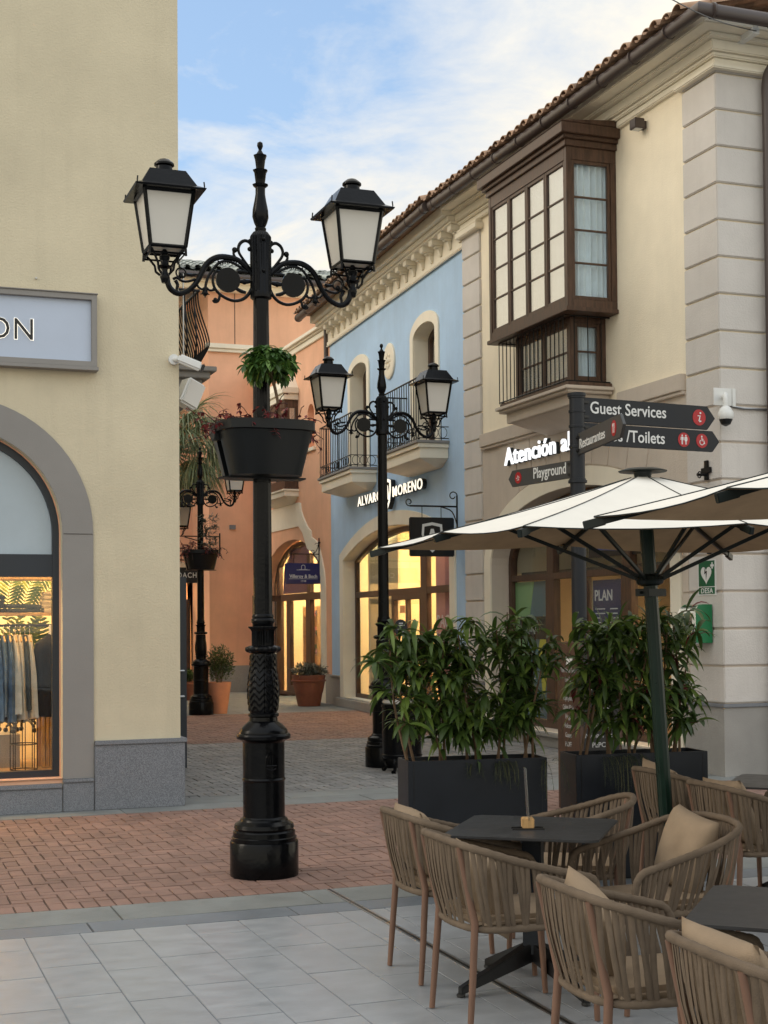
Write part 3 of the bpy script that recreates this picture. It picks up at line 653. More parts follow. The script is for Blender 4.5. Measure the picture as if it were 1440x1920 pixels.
MB().tube(smooth_path([(DPX+.15, Y0-.5, 8.15), (DPX+.12, Y0-.40, 8.02), (DPX+.02, Y0-.18, 7.85), (DPX, Y0-.11, 7.7), (DPX, Y0-.11, 7.5)], 4)+[Vector((DPX, Y0-.11, z_)) for z_ in (5, 4.0, .05)], .060, 12).build('downpipe', 'gutter', RB, smooth=True)
# wooden bay window
BW = bay = None
def windowgrid(m, ax, w, d, u0, u1, v0, v1, cols, rows, fr=.044, mun=.024, outer=True):
    """frame members and glazing bars in a plane; ax 'X' plane x=w (u=y), 'Y' plane y=w (u=x)"""
    def bx(a, b, c, e, off=0, dd=None):
        dd = dd or d
        if ax == 'X': m.box((w+off, a, c), (w+off+dd, b, e))
        else: m.box((a, w+off, c), (b, w+off+dd, e))
    cw = (u1-u0)/cols; out = []
    for k in range(cols):
        a, b = u0+k*cw, u0+(k+1)*cw
        bx(a+.002, a+fr, v0, v1); bx(b-fr, b-.002, v0, v1); bx(a+fr+.0005, b-fr-.0005, v0, v0+fr, .001); bx(a+fr+.0005, b-fr-.0005, v1-fr, v1, .001)
        rh = (v1-v0-2*fr)/rows
        for r_ in range(1, rows): z = v0+fr+r_*rh; bx(a+fr+.0005, b-fr-.0005, z-mun/2, z+mun/2, .008, d*.6)
        out.append((a+fr, b-fr))
    return out
def curtain(ax, w, u0, u1, v0, v1, folds=16, amp=.022):
    m = MB(); n = folds*6; vs = []
    for i in range(n+1):
        u = u0+(u1-u0)*i/n; o = amp*math.sin(i/6*2*PI)*(1+.4*math.sin(i*.37))
        for v in (v0, v1): vs.append((w+o, u, v) if ax == 'X' else (u, w+o, v))
    m.add(vs, [(2*i, 2*i+1, 2*i+3, 2*i+2) for i in range(n)]); return m
def baywin(parent, name, x, ya, yb, z0, z1, cols, rows, srows, head=.16, sill=.1, post=.07):
    m = MB(); m.box((x, ya, z0), (x+post, ya+post, z1)); m.box((x, yb-post, z0), (x+post, yb, z1))
    m.box((x+.002, ya+post, z0), (x+post, yb-post, z0+sill)).box((x+.002, ya+post, z1-head), (x+post, yb-post, z1))
    m.box((x+post, ya+.002, z0), (XF+.01, ya+post, z0+sill)).box((x+post, ya+.002, z1-head), (XF+.01, ya+post, z1)).box((XF-post, ya+.002, z0+sill), (XF+.01, ya+post, z1-head))
    m.box((x+post, yb-post, z0), (XF+.01, yb-.002, z1))
    m.box((x+.05, ya+.05, z0-.0), (XF, yb-.05, z0+.04)).box((x+.05, ya+.05, z1-.04), (XF, yb-.05, z1))
    windowgrid(m, 'X', x+.012, .045, ya+post, yb-post, z0+sill, z1-head, cols, rows)
    windowgrid(m, 'Y', ya+.012, .045, x+post, XF-post, z0+sill, z1-head, 1, srows)
    f = m.build(name, 'wood', parent, bevel=.004)
    MB().box((x+.034, ya+post, z0+sill), (x+.040, yb-post, z1-head)).build('pane', 'glassw', f); MB().box((x+post, ya+.034, z0+sill), (XF-post, ya+.040, z1-head)).build('pane', 'glasss', f)
    c = curtain('X', x+.085, ya+.14, yb-.1, z0+.05, z1-.06, 20); c2 = curtain('Y', ya+.10, x+.12, XF-.05, z0+.05, z1-.06, 6, .036)
    c.add(c2.v, c2.f).build('curtain', 'curtain', f, smooth=True, recalc=False); return f
ub = baywin(RB, 'bay_window', 8.23, 15.53, 17.84, 5.60, 7.60, 4, 4, 4)
h = MB()
for z0, z1, o in ((7.601, 7.68, .03), (7.681, 7.73, .07), (7.731, 7.86, .12)): h.box((8.23-o, 15.53-o, z0), (XF+.01, 17.84+o, z1))
h.hexa([(8.10, 15.4, 7.861), (XF, 15.4, 7.861), (XF, 17.97, 7.861), (8.10, 17.97, 7.861)], [(8.10, 15.4, 7.875), (XF, 15.4, 7.95), (XF, 17.97, 7.95), (8.10, 17.97, 7.875)])
MB().box((8.20, 15.50, 5.546), (XF+.01, 17.87, 5.5995)).build('bay_base', 'wood', ub, bevel=.006); h.build('bay_cornice', 'wood', ub, bevel=.006)
lb = baywin(RB, 'lower_bay_window', 8.42, 15.84, 17.42, 4.70, 5.545, 2, 2, 2, .07, .06)
gr = MB(); k = 15.80
while k < 17.7: gr.tube([(8.30, k, 4.70), (8.30, k, 5.56)], .0075, 6); k += .118
k = 8.42
while k < 8.9: gr.tube([(k, 15.73, 4.70), (k, 15.73, 5.56)], .0075, 6); k += .19
for zq in (4.715, 5.535): gr.tube([(8.92, 15.73, zq), (8.30, 15.73, zq), (8.30, 17.66, zq), (8.92, 17.66, zq)], .010, 6)
gr.build('window_grille', 'ironm', lb)
cb = MB().box((8.24, 15.62, 4.60), (XF, 17.72, 4.645)).box((8.28, 15.66, 4.56), (XF, 17.68, 4.599)).box((8.36, 15.74, 4.42), (XF, 17.60, 4.559))
cb.hexa([(XF-.06, 16.0, 4.25), (XF, 16.0, 4.25), (XF, 17.4, 4.25), (XF-.06, 17.4, 4.25)], [(8.40, 15.78, 4.419), (XF, 15.78, 4.419), (XF, 17.56, 4.419), (8.40, 17.56, 4.419)])
cb.build('bay_corbel', 'beige', RB, bevel=.008)
MB().box((8.30, 15.68, 4.646), (XF, 17.68, 4.699)).build('bay_sill', 'wood', lb, bevel=.004)
# shop front in the arch
fx = XF+.27; s = MB(); ya, yb = oc-ow+.01, oc+ow-.01
s.prism([arch(ya, yb, .197, osp, orise-.01, 28), arch(ya+.1, yb-.1, .30, osp, orise-.11, 28)], 'X', fx, fx+.10)
s.box((fx+.003, ya+.1, 2.30), (fx+.095, yb-.1, 2.39))
for y_ in (17.86, 15.74): s.box((fx-.004, y_, .301), (fx+.10, y_+.26, 2.299)).box((fx-.003, y_+.02, 2.391), (fx+.10, y_+.22, 3.2))
s.box((fx+.01, 16.93, .301), (fx+.09, 17.0, 2.299)).box((fx+.005, 16.0, .301), (fx+.09, 17.86, .42))
SF = s.build('shop_front', 'wood', RB, bevel=.004)
MB().prism([arch(ya+.09, yb-.09, .29, osp, orise-.10, 28)], 'X', fx+.05, fx+.058).build('pane', 'glass', SF)
MB().box((fx+.07, 18.13, .31), (fx+.08, 19.24, 2.29)).build('poster', 'teal', SF)
MB().prism([[(19.24, 1.2), (19.24, 2.29), (18.62, 2.29), (18.95, 1.2)]], 'X', fx+.065, fx+.0695).build('poster_shape', 'lime', SF)
MB().prism([[(18.35, .5), (18.2, 1.1), (18.32, 1.8), (18.5, 1.3), (18.42, .9)]], 'X', fx+.065, fx+.0695).build('poster_shape', 'yellowp', SF)
MB().box((fx+.064, 18.25, 1.45), (fx+.0695, 19.1, 1.78)).build('poster_band', 'sign', SF)
text_mb('openings', .15, .001, .01).place(frame3((fx+.062, 19.05, 1.56), (0, -1, 0), (0, 0, 1))).build('poster_lettering', 'letter', SF)
MB().box((fx+.08, 16.05, .9), (fx+.09, 16.88, 2.25)).build('blue_screen', 'postblue', SF)
tl = MB(); r_ = random.Random(2)
for c_ in range(2):
    for k in range(12): y_ = 16.82-.40*c_; tl.box((fx+.076, y_-r_.uniform(.14, .27), 1.86-.06*k), (fx+.0795, y_, 1.875-.06*k))
tl.build('screen_line', 'letter', SF)
tt = text_mb('PLAN', .20, .001, .02).place(frame3((fx+.078, 16.84, 1.98), (0, -1, 0), (0, 0, 1))); tt.build('screen_lettering', 'letter', SF)
MB().box((fx+.08, 16.1, 1.2), (fx+.087, 16.4, 1.4)).build('screen_card', 'cushion', SF)
MB().box((fx+.03, 15.2, 2.55), (fx+.06, 16.9, 3.1)).build('transom_sign', 'black', SF)
MB().lathe((fx+.028, 16.75, 2.78), [(.11, -.003), (.11, .003)], 24, M=Matrix.Rotation(PI/2, 3, 'Y')).build('round_badge', 'white', SF)
MB().lathe((fx+.022, 16.75, 2.78), [(.085, -.003), (.085, .003)], 24, M=Matrix.Rotation(PI/2, 3, 'Y')).build('badge_centre', 'red', SF)
# interior behind
MB().box((fx+2.6, ya-.3, 0), (fx+2.7, yb+.3, 4.0)).box((fx+.12, yb+.0, 0), (fx+2.7, yb+.1, 4.0)).box((fx+.12, ya-.1, 0), (fx+2.7, ya, 4.0)).box((fx+.12, ya, 3.7), (fx+2.7, yb, 3.8)).build('interior_wall', 'warmwall', RB)
MB().box((fx+.12, ya, .1), (fx+2.6, yb, .19)).build('interior_floor', 'shopfloor', RB)
MB().box((fx+.6, 14.6, 2.35), (fx+1.9, 16.2, 2.37)).build('ceiling_light', 'panelsoft', RB)
MB().box((fx+.5, 17.05, .2), (fx+.55, 17.85, 2.28)).build('inner_blind', 'warmwall', RB)
MB().box((fx+.2, 14.36, 2.40), (fx+2.5, 19.3, 2.44)).build('shop_ceiling', 'black', RB)

# lit lettering, sign, AED, cameras, lights on the corner building
ls = thing('lit_shop_sign', (XF-.06, 15.5, 3.9), 'backlit white letters above the arched entrance reading Atencion al cliente', 'sign')
t_ = fit_text('Atención al cliente', .25, 3.35, .012, .008, 'LEFT', 1.06)
t_.place(frame3((XF-.085, 18.68, 3.975), (0, -1, 0), (0, 0, 1))); t_.build('lettering', 'litwhite', ls)
t_ = fit_text('Atención al cliente', .25, 3.35, .025, .008, 'LEFT', 1.06); t_.place(frame3((XF-.045, 18.68, 3.975), (0, -1, 0), (0, 0, 1))); t_.build('letter_side', 'greycloth', ls)
ds = thing('emergency_sign', (XF-.04, 13.6, 2.0), 'green and white defibrillator sign with a heart and the letters DESA', 'sign')
ya_, yb_, za_, zb_ = 13.40, 13.76, 1.985, 2.325
def xplate(name, y0, y1, z0, z1, x, th, m, par, rr=.0): return MB().prism([rect(y0, z0, y1, z1)], 'X', x-th, x).build(name, m, par)
sx = XF-D_-.002
xplate('plate', ya_, yb_, za_, zb_+.06, sx, .004, 'white', ds)
xplate('green_field', ya_+.025, yb_-.02, za_+.10, zb_+.045, sx-.0045, .001, 'greensign', ds); xplate('green_band', ya_+.025, yb_-.02, za_+.015, za_+.09, sx-.0045, .001, 'greensign', ds)
hc, hz = (ya_+yb_)/2+.01, 2.22
hl = [(hc+.105*math.sin(a)**3, hz+.0068*(13*math.cos(a)-5*math.cos(2*a)-2*math.cos(3*a)-math.cos(4*a))) for a in [2*PI*k/40 for k in range(40)]]
MB().prism([hl], 'X', sx-.007, sx-.006).build('heart', 'letter', ds)
MB().prism([[(hc+.02, hz+.085), (hc+.035, hz+.0), (hc+.005, hz+.015), (hc+.0, hz-.07), (hc-.02, hz+.04), (hc+.012, hz+.03)]], 'X', sx-.009, sx-.008).build('bolt', 'black', ds)
cz = zb_-.01; cy = ya_+.07
MB().box((sx-.007, cy-.035, cz-.012), (sx-.006, cy+.035, cz+.012)).box((sx-.0075, cy-.012, cz-.035), (sx-.0055, cy+.012, cz+.035)).build('cross', 'letter', ds)
text_mb('DESA', .082, .001, .012, 'CENTER', 1.1).place(scaled(frame3((sx-.007, (ya_+yb_)/2, za_+.024), (0, -1, 0), (0, 0, 1)), 1.15)).build('lettering', 'letter', ds)
ae = thing('defibrillator_box', (XF-.12, 13.62, 1.45), 'green defibrillator cabinet with a clear domed front on the corner wall', 'cabinet')
bx0, bx1 = XF-.30, XF-.034; y0_, y1_ = 13.47, 13.80; z0_, z1_ = 1.455, 1.885
prof = [(bx1, z0_), (bx1, z1_)]+[(bx0+.13-.08*math.sin(PI/2*k/6)-.0, z1_-.085*(1-math.cos(PI/2*k/6))) for k in range(7)]+[(bx0+.05, z0_)]
MB().prism([[(p[0], p[1]) for p in prof]], 'Y', y0_, y0_+.03).prism([[(p[0], p[1]) for p in prof]], 'Y', y1_-.03, y1_).box((bx1-.04, y0_+.03, z0_), (bx1, y1_-.03, z1_-.01)).box((bx0+.05, y0_+.031, z0_), (bx1-.041, y1_-.031, z0_+.02)).build('cabinet_body', 'green', ae, bevel=.006)
cp = [(bx0+.13, z1_-.0), (bx0+.06, z1_-.03), (bx0+.01, z1_-.12), (bx0, z0_+.12), (bx0+.01, z0_+.02), (bx0+.05, z0_-.01)]
m_ = MB(); vs = []
for x_, z_ in cp:
    vs += [(x_, y0_+.005, z_), (x_, y1_-.005, z_)]
m_.add(vs, [(2*i, 2*i+1, 2*i+3, 2*i+2) for i in range(5)]).add([(x_, y0_+.005, z_) for x_, z_ in cp]+[(bx0+.13, y0_+.005, z0_)], [tuple(range(7))]).build('clear_cover', 'glassw', ae, smooth=True)
MB().box((bx0+.10, y0_+.04, z0_+.03), (bx0+.2, y1_-.04, z1_-.1)).build('device', 'black', ae, bevel=.01)
MB().prism([[(y0_+.05, z0_+.05), (y1_-.1, z0_+.05), (y1_-.06, z0_+.15), (y0_+.12, z0_+.22), (y0_+.05, z0_+.22)]], 'X', bx0+.093, bx0+.098).build('device_label', 'white', ae)
MB().box((bx0+.09, y0_+.05, z0_+.075), (bx0+.0925, y1_-.12, z0_+.095)).build('red_stripe', 'red', ae)
wl = thing('wall_light', (XF-.08, 14.8, 7.6), 'small grey cube wall light high on the cream wall', 'wall light')
MB().box((XF-.16, 14.76, 7.64), (XF-.03, 14.90, 7.76)).build('cube', 'gutter', wl, bevel=.006); MB().box((XF-.032, 14.79, 7.65), (XF+.012, 14.88, 7.74)).build('mount', 'gutter', wl)
MB().box((XF-.14, 14.78, 7.635), (XF-.05, 14.88, 7.6395)).build('lens', 'white', wl)
yy = Y0-D_
dc = thing('dome_camera', (9.0, yy-.12, 3.85), 'white dome security camera on a bracket at the corner above the direction signs', 'camera')
a = onY(1337, 727, yy); b_ = onY(1377, 762, yy)
MB().box((a.x, yy-.012, b_.z), (b_.x, yy, a.z)).box((b_.x-.04, yy-.03, b_.z-.01), (b_.x, yy-.012, a.z)).build('plate', 'white', dc, bevel=.003)
c = Vector(((a.x+b_.x)/2-.02, yy, (a.z+b_.z)/2))
MB().tube(smooth_path([c, c+Vector((0, -.06, .0)), c+Vector((-.05, -.13, .0)), c+Vector((-.06, -.15, -.06)), c+Vector((-.06, -.15, -.14))], 4), [.03]*16+[.045], 12).build('arm', 'white', dc, smooth=True)
MB().lathe(c+Vector((-.06, -.15, -.25)), [(.075, -.02), (.085, .0), (.085, .05), (.06, .10), (.04, .12)], 20).build('housing', 'white', dc, smooth=True)
MB().lathe(c+Vector((-.06, -.15, -.25)), [(.01, -.095), (.05, -.075), (.07, -.03), (.072, -.021)], 20).build('dome', 'black', dc, smooth=True)
MB().tube([(b_.x-.05, yy-.015, c.z-.1), (b_.x+.1, yy-.02, c.z-.12), (10.2, yy-.02, c.z-.11)], .014, 6).build('cable', 'silver', label='grey cable running along the wall from the dome camera', category='cable')
for k, (px_, py_) in enumerate(((1323, 882), (1328, 1020))):
    p = onX(px_, py_, XF-.05); t = thing('banner_bracket', (p.x, p.y, p.z-.1), 'black iron banner bracket on the corner wall, '+('the upper one above the parasol' if k == 0 else 'the lower one beneath the parasol'), 'bracket', 'banner brackets on the corner wall')
    MB().box((XF-.05, p.y-.035, p.z-.11), (XF-.03, p.y+.035, p.z+.11)).box((XF-.055, p.y-.09, p.z-.03), (XF-.031, p.y+.09, p.z+.03)).build('plate', 'ironm', t, bevel=.003)
    MB().tube([(XF-.05, p.y, p.z-.05), (XF-.16, p.y, p.z-.05)], .016).tube([(XF-.13, p.y+.035*math.cos(q*PI/6), p.z-.05+.035*math.sin(q*PI/6)) for q in range(12)], .007, 6, closed=True).build('ring', 'ironm', t)
hs = thing('projecting_sign', (8.3, 13.9, 2.45), 'dark blue projecting sign board beneath the parasol beside the shop entrance', 'sign')
MB().box((7.75, 13.98, 2.50), (8.86, 14.02, 3.05)).build('board', 'postblue', hs, bevel=.006)
MB().tube([(7.75, 14.0, 3.10), (8.9, 14.0, 3.10)], .014).tube([(8.0, 14.0, 3.05), (8.0, 14.0, 3.10)], .008).tube([(8.7, 14.0, 3.05), (8.7, 14.0, 3.10)], .008).build('arm', 'ironm', hs)
# overhead wire and its anchor
wa = onY(1418, 58, Y0-.42)
MB().tube([wa+(onY(1247, -8, 11.5)-wa)*q-ZUP*.05*math.sin(PI*q) for q in [k/10 for k in range(11)]], .006, 5).build('overhead_wire', 'black', label='thin black wire crossing the sky at the roof corner', category='wire')
MB().box(wa+Vector((-.04, 0, -.03)), wa+Vector((.04, .3, .04))).tube([wa+Vector((0, -.02, .04)), wa+Vector((0, .12, .14))], .012).build('wire_anchor', 'white', label='white anchor block holding the wire under the roof corner', category='anchor')

# ------------------------------------------------------------------ light blue shop
P0 = Vector((8.95, 20.3, 0)); AN = math.atan(.46/8.1); BT = Matrix.Translation(P0)@Matrix.Rotation(-AN, 4, 'Z')
BB = thing('blue_building', (11, 24.5, 0), 'light blue shop with two small balconies and a wide arched window', 'building')
def bl(m): return m.place(BT)
wo1 = arch(5.42, 6.58, 4.64, 6.62, .20, 14); wo2 = arch(1.40, 2.55, 4.64, 6.60, .20, 14); big = seg_arch(.79, 7.21, .18, 2.98, .50, 24)
bl(MB().prism([rect(0, 0, 8.28, 7.6), wo1, wo2, big], 'X', 0, .34)).build('wall', 'blue', BB)
bl(MB().prism([rect(0.02, 7.59, 8.3, 8.3)], 'X', -.02, .34)).build('frieze', 'trim', BB)
for o, hz in ((wo1, (5.25, 6.75)), (wo2, (1.22, 2.72))): bl(MB().prism([arch(hz[0], hz[1], 4.645, 6.66, .32, 14), o], 'X', -.03, -.001)).build('window_surround', 'trim', BB)
bl(MB().prism([seg_arch(.52, 7.48, .18, 3.10, .64, 24), big], 'X', -.03, -.001)).build('arch_surround', 'trim', BB)
bl(MB().prism([big, seg_arch(.80, 7.20, .19, 2.98, .49, 24)], 'X', .0, .30)).build('reveal', 'trim', BB)
bl(MB().box((-.035, 7.49, 0), (.02, 8.26, .58)).box((-.035, 0, 0), (.02, .50, .58)).box((-.06, 7.485, .581), (.02, 8.27, .62)).box((-.13, .40, 0), (.3, 7.6, .175))).build('stone_base', 'stone', BB, bevel=.006)
# cornice with brackets, continuing the eave of the corner building
cn = MB().box((-.06, 0, 7.57), (-.0205, 8.31, 7.60)).box((-.045, 0, 7.601), (-.0205, 8.31, 7.68)).box((-.24, 0, 7.96), (.3, 8.33, 8.0)).box((-.28, 0, 8.001), (.3, 8.36, 8.08)).box((-.38, -.02, 8.081), (.3, 8.42, 8.235))
bl(cn).build('cornice', 'trim', BB, bevel=.01)
u = .12
while u < 8.3:
    dn = MB()
    dn.box((-.22, u-.085, 7.865), (-.021, u+.085, 7.959)).box((-.15, u-.06, 7.83), (-.021, u+.06, 7.8645))
    dn.hexa([(-.05, u-.04, 7.695), (-.021, u-.04, 7.695), (-.021, u+.04, 7.695), (-.05, u+.04, 7.695)], [(-.10, u-.05, 7.829), (-.021, u-.05, 7.829), (-.021, u+.05, 7.829), (-.10, u+.05, 7.829)])
    bl(dn).build('bracket', 'trim', BB, bevel=.006); u += .455
brf = bl(MB().hexa([(-.5, 0, 8.236), (6, 0, 8.236), (6, 8.4, 8.236), (-.5, 8.4, 8.236)], [(-.5, 0, 8.25), (6, 0, 10.0), (6, 8.4, 10.0), (-.5, 8.4, 8.25)])).build('roof', 'tile', BB)
tiled(0, 8.5, -.72, 8.285, brf, M=BT)
gutter([BT@Vector((-.62, .02, 8.20)), BT@Vector((-.62, 8.5, 8.20))], brf)
bl(MB().lathe((-.05, 8.34, 7.0), [(.05, -.3), (.05, 1.2)], 12)).build('downpipe', 'gutter', BB, smooth=True)
for o, q_ in ((wo1, arch(5.43, 6.57, 4.65, 6.62, .19, 14)), (wo2, arch(1.41, 2.54, 4.65, 6.60, .19, 14))): bl(MB().prism([o, q_], 'X', -.002, .25)).build('window_reveal', 'trim', BB)
# upper windows
for k, (a, b) in enumerate(((5.42, 6.58), (1.40, 2.55))):
    m = MB(); fo_ = arch(a, b, 4.645, 6.61, .19, 14); fi_ = arch(a+.09, b-.09, 4.75, 6.56, .15, 14); m.prism([fo_, fi_], 'X', .25, .33)
    mid = (a+b)/2; m.box((.252, mid-.045, 4.751), (.328, mid+.045, 6.70))
    for zq in (5.45, 6.02): m.box((.262, a+.091, zq), (.32, mid-.046, zq+.035)).box((.262, mid+.046, zq), (.32, b-.091, zq+.035))
    wf = bl(m).build('balcony_window', 'wood', BB, bevel=.004)
    bl(MB().prism([arch(a+.08, b-.08, 4.74, 6.56, .155, 14)], 'X', .285, .292)).build('pane', 'glassw', wf)
    bl(curtain('X', .36, a, b, 4.7, 6.7, 8, .015)).build('curtain', 'curtain', wf, recalc=False)
bl(MB().box((.45, 1, 4.3), (.5, 7.2, 7.2))).build('inner_wall', 'greycloth', BB)
bl(MB().lathe((0, 3.95, 6.50), [(.33, 0), (.33, .03), (.30, .045), (.27, .045)], 32, M=Matrix.Rotation(-PI/2, 3, 'Y'))).build('medallion', 'trim', BB, smooth=True)
fl = MB()
for k in range(8):
    a = 2*PI*k/8; fl.lathe((-.05, 3.95+.12*math.cos(a), 6.50+.12*math.sin(a)), [(.001, -.045), (.03, -.02), (.036, .01), (.001, .02)], 8, M=Matrix.Rotation(-PI/2, 3, 'Y'))
fl.lathe((-.05, 3.95, 6.5), [(.05, 0), (.035, .03), (.001, .04)], 12, M=Matrix.Rotation(-PI/2, 3, 'Y')); bl(fl).build('medallion_flower', 'trim', BB, smooth=True)
def balcony(u0, u1):
    z = 4.60; W = -.56
    m = MB().box((W, u0, z), (-.001, u1, z+.045)); s_ = m.place(BT).build('balcony_slab', 'grey_trim', BB, bevel=.006)
    c_ = MB().box((W+.03, u0+.03, z-.07), (-.001, u1-.03, z-.001)).box((W+.07, u0+.07, z-.24), (-.001, u1-.07, z-.071))
    c_.hexa([(-.12, u0+.35, z-.36), (-.001, u0+.35, z-.36), (-.001, u1-.35, z-.36), (-.12, u1-.35, z-.36)], [(W+.08, u0+.08, z-.241), (-.001, u0+.08, z-.241), (-.001, u1-.08, z-.241), (W+.08, u1-.08, z-.241)])
    c_.place(BT).build('balcony_corbel', 'trim', s_, bevel=.006)
    r_ = MB(); zt, zm, zb = z+1.06, z+.27, z+.08; w = W+.05; a, b = u0+.05, u1-.05
    for zq, rr in ((zt, .014), (zm, .008), (zb, .009)): r_.tube([(0, a, zq), (w, a, zq), (w, b, zq), (0, b, zq)], rr, 6)
    u = a
    while u < b+.01: r_.tube([(w, u, z+.045), (w, u, zt)], .0075, 5); u += (b-a)/17
    for uu in (a, b):
        for q in (.25, .5, .75): r_.tube([(w*q, uu, z+.045), (w*q, uu, zt)], .0075, 5)
    def ring(c0, du, dw):
        r_.tube([(c0[0]+dw*.075*math.cos(2*PI*q/12), c0[1]+du*.075*math.cos(2*PI*q/12), (zm+zb)/2+.088*math.sin(2*PI*q/12)) for q in range(12)], .005, 4, closed=True)
    u = a+.09
    while u < b: ring((w, u), 1, 0); u += .165
    for uu in (a, b):
        for q in (.2, .5, .8): ring((w*q, uu), 0, 1)
    for uu in (a, b): r_.ball((w, uu, z+.07), .02, 8)
    r_.place(BT).build('balcony_railing', 'ironm', BB, smooth=True)
balcony(4.80, 7.18); balcony(.78, 3.02)
# arched shop window
fx = .22; m = MB(); fo_ = seg_arch(.80, 7.20, .19, 2.97, .49, 24); fi_ = seg_arch(.88, 7.12, .27, 2.93, .44, 24)
m.prism([fo_, fi_], 'X', fx, fx+.09); m.box((fx+.003, .88, 2.21), (fx+.085, 7.12, 2.33)); m.box((fx-.003, 2.64, .271), (fx+.088, 2.98, 3.38))
m.box((fx-.001, 4.62, .271), (fx+.08, 4.70, 2.209)).box((fx-.001, 3.76, .271), (fx+.08, 3.86, 2.12)).box((fx-.001, 2.98, 2.12), (fx+.08, 4.62, 2.209)).box((fx-.001, 4.55, .271), (fx+.08, 4.61, 2.119)).box((fx-.001, 3.0, .271), (fx+.08, 3.06, 2.119))
AW = bl(m).build('shop_window', 'wood', BB, bevel=.004)
bl(MB().prism([seg_arch(.87, 7.13, .26, 2.93, .445, 24)], 'X', fx+.04, fx+.047)).build('pane', 'glass', AW)
bl(MB().box((.34, .3, 0), (3.2, .5, 3.9)).box((.34, 7.5, 0), (3.2, 7.7, 3.9)).box((3.1, .3, 0), (3.2, 7.7, 3.9)).box((.34, .3, 3.75), (3.2, 7.7, 3.9)).box((.45, 5.0, .2), (.5, 7.0, 3.5))).build('interior_wall', 'warmwall', BB)
bl(MB().box((.34, .5, .1), (3.1, 7.5, .18))).build('interior_floor', 'shopfloor', BB)
cl_ = MB()
for u in (1.6, 3.3, 6.0): cl_.box((.7, u-.5, 3.60), (1.7, u+.5, 3.62))
cl_.box((.36, 5.2, 3.55), (.44, 6.9, 3.57)).box((.275, 1.1, 3.19), (.325, 2.4, 3.20)); bl(cl_).build('ceiling_light', 'panelhi', BB)  # last strip is an added light behind the pane, brightening the banner
bl(MB().box((fx+.12, 1.02, .8), (fx+.13, 2.50, 3.15))).build('banner', 'pink', BB)
text_mb('PACK', .30, .002, .02).place(scaled(frame3((fx+.108, 2.44, 1.62), (0, -1, 0), (0, 0, 1)), 1.15)).place(BT).build('banner_lettering', 'pinklight', BB)
text_mb('VIAJE', .30, .002, .02).place(scaled(frame3((fx+.108, 2.44, 1.32), (0, -1, 0), (0, 0, 1)), 1.10)).place(BT).build('banner_lettering', 'pinklight', BB)
bl(MB().tube([(fx+.2, 1.98, .2), (fx+.2, 1.98, 2.15)], .012)).build('light_tube', 'panel', BB)
bl(MB().box((fx+.052, 4.05, 1.88), (fx+.056, 4.35, 2.02))).build('door_sticker', 'red', AW)
bl(MB().box((fx-.09, 3.95, .9), (fx-.06, 3.98, 1.5))).build('door_handle', 'silver', AW)
# wall letters
am = thing('lit_wall_sign', tuple(BT@Vector((-.1, 3.9, 3.8))), 'lit raised letters ALVARO MORENO with a shield emblem on the blue wall', 'sign')
def wallword(s, u, z, size, sx):
    fit_text(s, .185, sx, .006, .004, 'LEFT', 1.15).place(frame3((-.125, u, z), (0, -1, 0), (0, 0, 1))).place(BT).build('lettering', 'litletter', am)
    fit_text(s, .185, sx, .040, .004, 'LEFT', 1.15).place(frame3((-.075, u, z), (0, -1, 0), (0, 0, 1))).place(BT).build('letter_side', 'black', am)
wallword('ALVARO', 5.74, 3.965, .27, 1.55); wallword('MORENO', 3.47, 3.96, .27, 1.65)
def shield(c, s, w0, w1, m, par, inner=.80, M=BT, ax='X'):
    o = [(-.42, .5), (0, .58), (.42, .5), (.45, .1), (.3, -.35), (0, -.62), (-.3, -.35), (-.45, .1)]
    P = MB().prism([[(c[0]+a*s, c[1]+b*s) for a, b in o], [(c[0]+a*s*inner, c[1]+b*s*inner) for a, b in o]], ax, w0, w1)
    P.prism([[(c[0]-.22*s, c[1]-.25*s), (c[0]-.06*s, c[1]+.32*s), (c[0]+.06*s, c[1]+.32*s), (c[0]+.22*s, c[1]-.25*s), (c[0]+.12*s, c[1]-.25*s), (c[0], c[1]+.16*s), (c[0]-.12*s, c[1]-.25*s)]], ax, w0, w1)
    if M: P.place(M)
    return P.build('emblem', m, par)
shield((3.80, 4.05), .46, -.135, -.12, 'litletter', am); shield((3.80, 4.05), .46, -.119, -.03, 'black', am)

# ------------------------------------------------------------------ hanging shop signs on iron arms
def scroll(m, c, r, ax, a0, a1, tr=.009, turns=18, ey=(0, 1, 0), shrink=.55):
    ex = Vector(ax); ez = ZUP; pts = []
    for k in range(turns+1):
        q = k/turns; a = a0+(a1-a0)*q; rr = r*(1-shrink*q); pts.append(Vector(c)+ex*rr*math.cos(a)+ez*rr*math.sin(a))
    m.tube(pts, tr, 6)
hp = thing('hanging_sign', (8.5, 20.75, 2.9), 'black hanging sign with a white shield emblem beside the blue wall', 'sign')
ys = 20.75; a = onY(760, 950, ys); z_ = onY(850, 950, ys).z; xr = 9.0; L0 = onY(768, 950, ys).x
ar = MB().tube([(L0, ys, z_), (xr, ys, z_)], .014).tube([(xr-.03, ys, z_-.55), (xr-.03, ys, z_+.18)], .017)
scroll(ar, (L0-.01, ys, z_+.06), .06, (-1, 0, 0), -PI/2, 1.5*PI); scroll(ar, (xr-.10, ys, z_+.17), .075, (1, 0, 0), 0, 1.9*PI)
ar.tube(smooth_path([(xr-.03, ys, z_-.3), (xr-.12, ys, z_-.08), (xr-.3, ys, z_-.01)], 4), .010)
ar.build('arm', 'ironm', hp, smooth=True)
x0, x1 = onY(767, 975, ys).x, onY(851, 975, ys).x; zt = onY(800, 970, ys).z; zb = zt-.62
bo = MB().box((x0, ys-.02, zb), (x1, ys+.02, zt)).build('board', 'black', hp, bevel=.015)
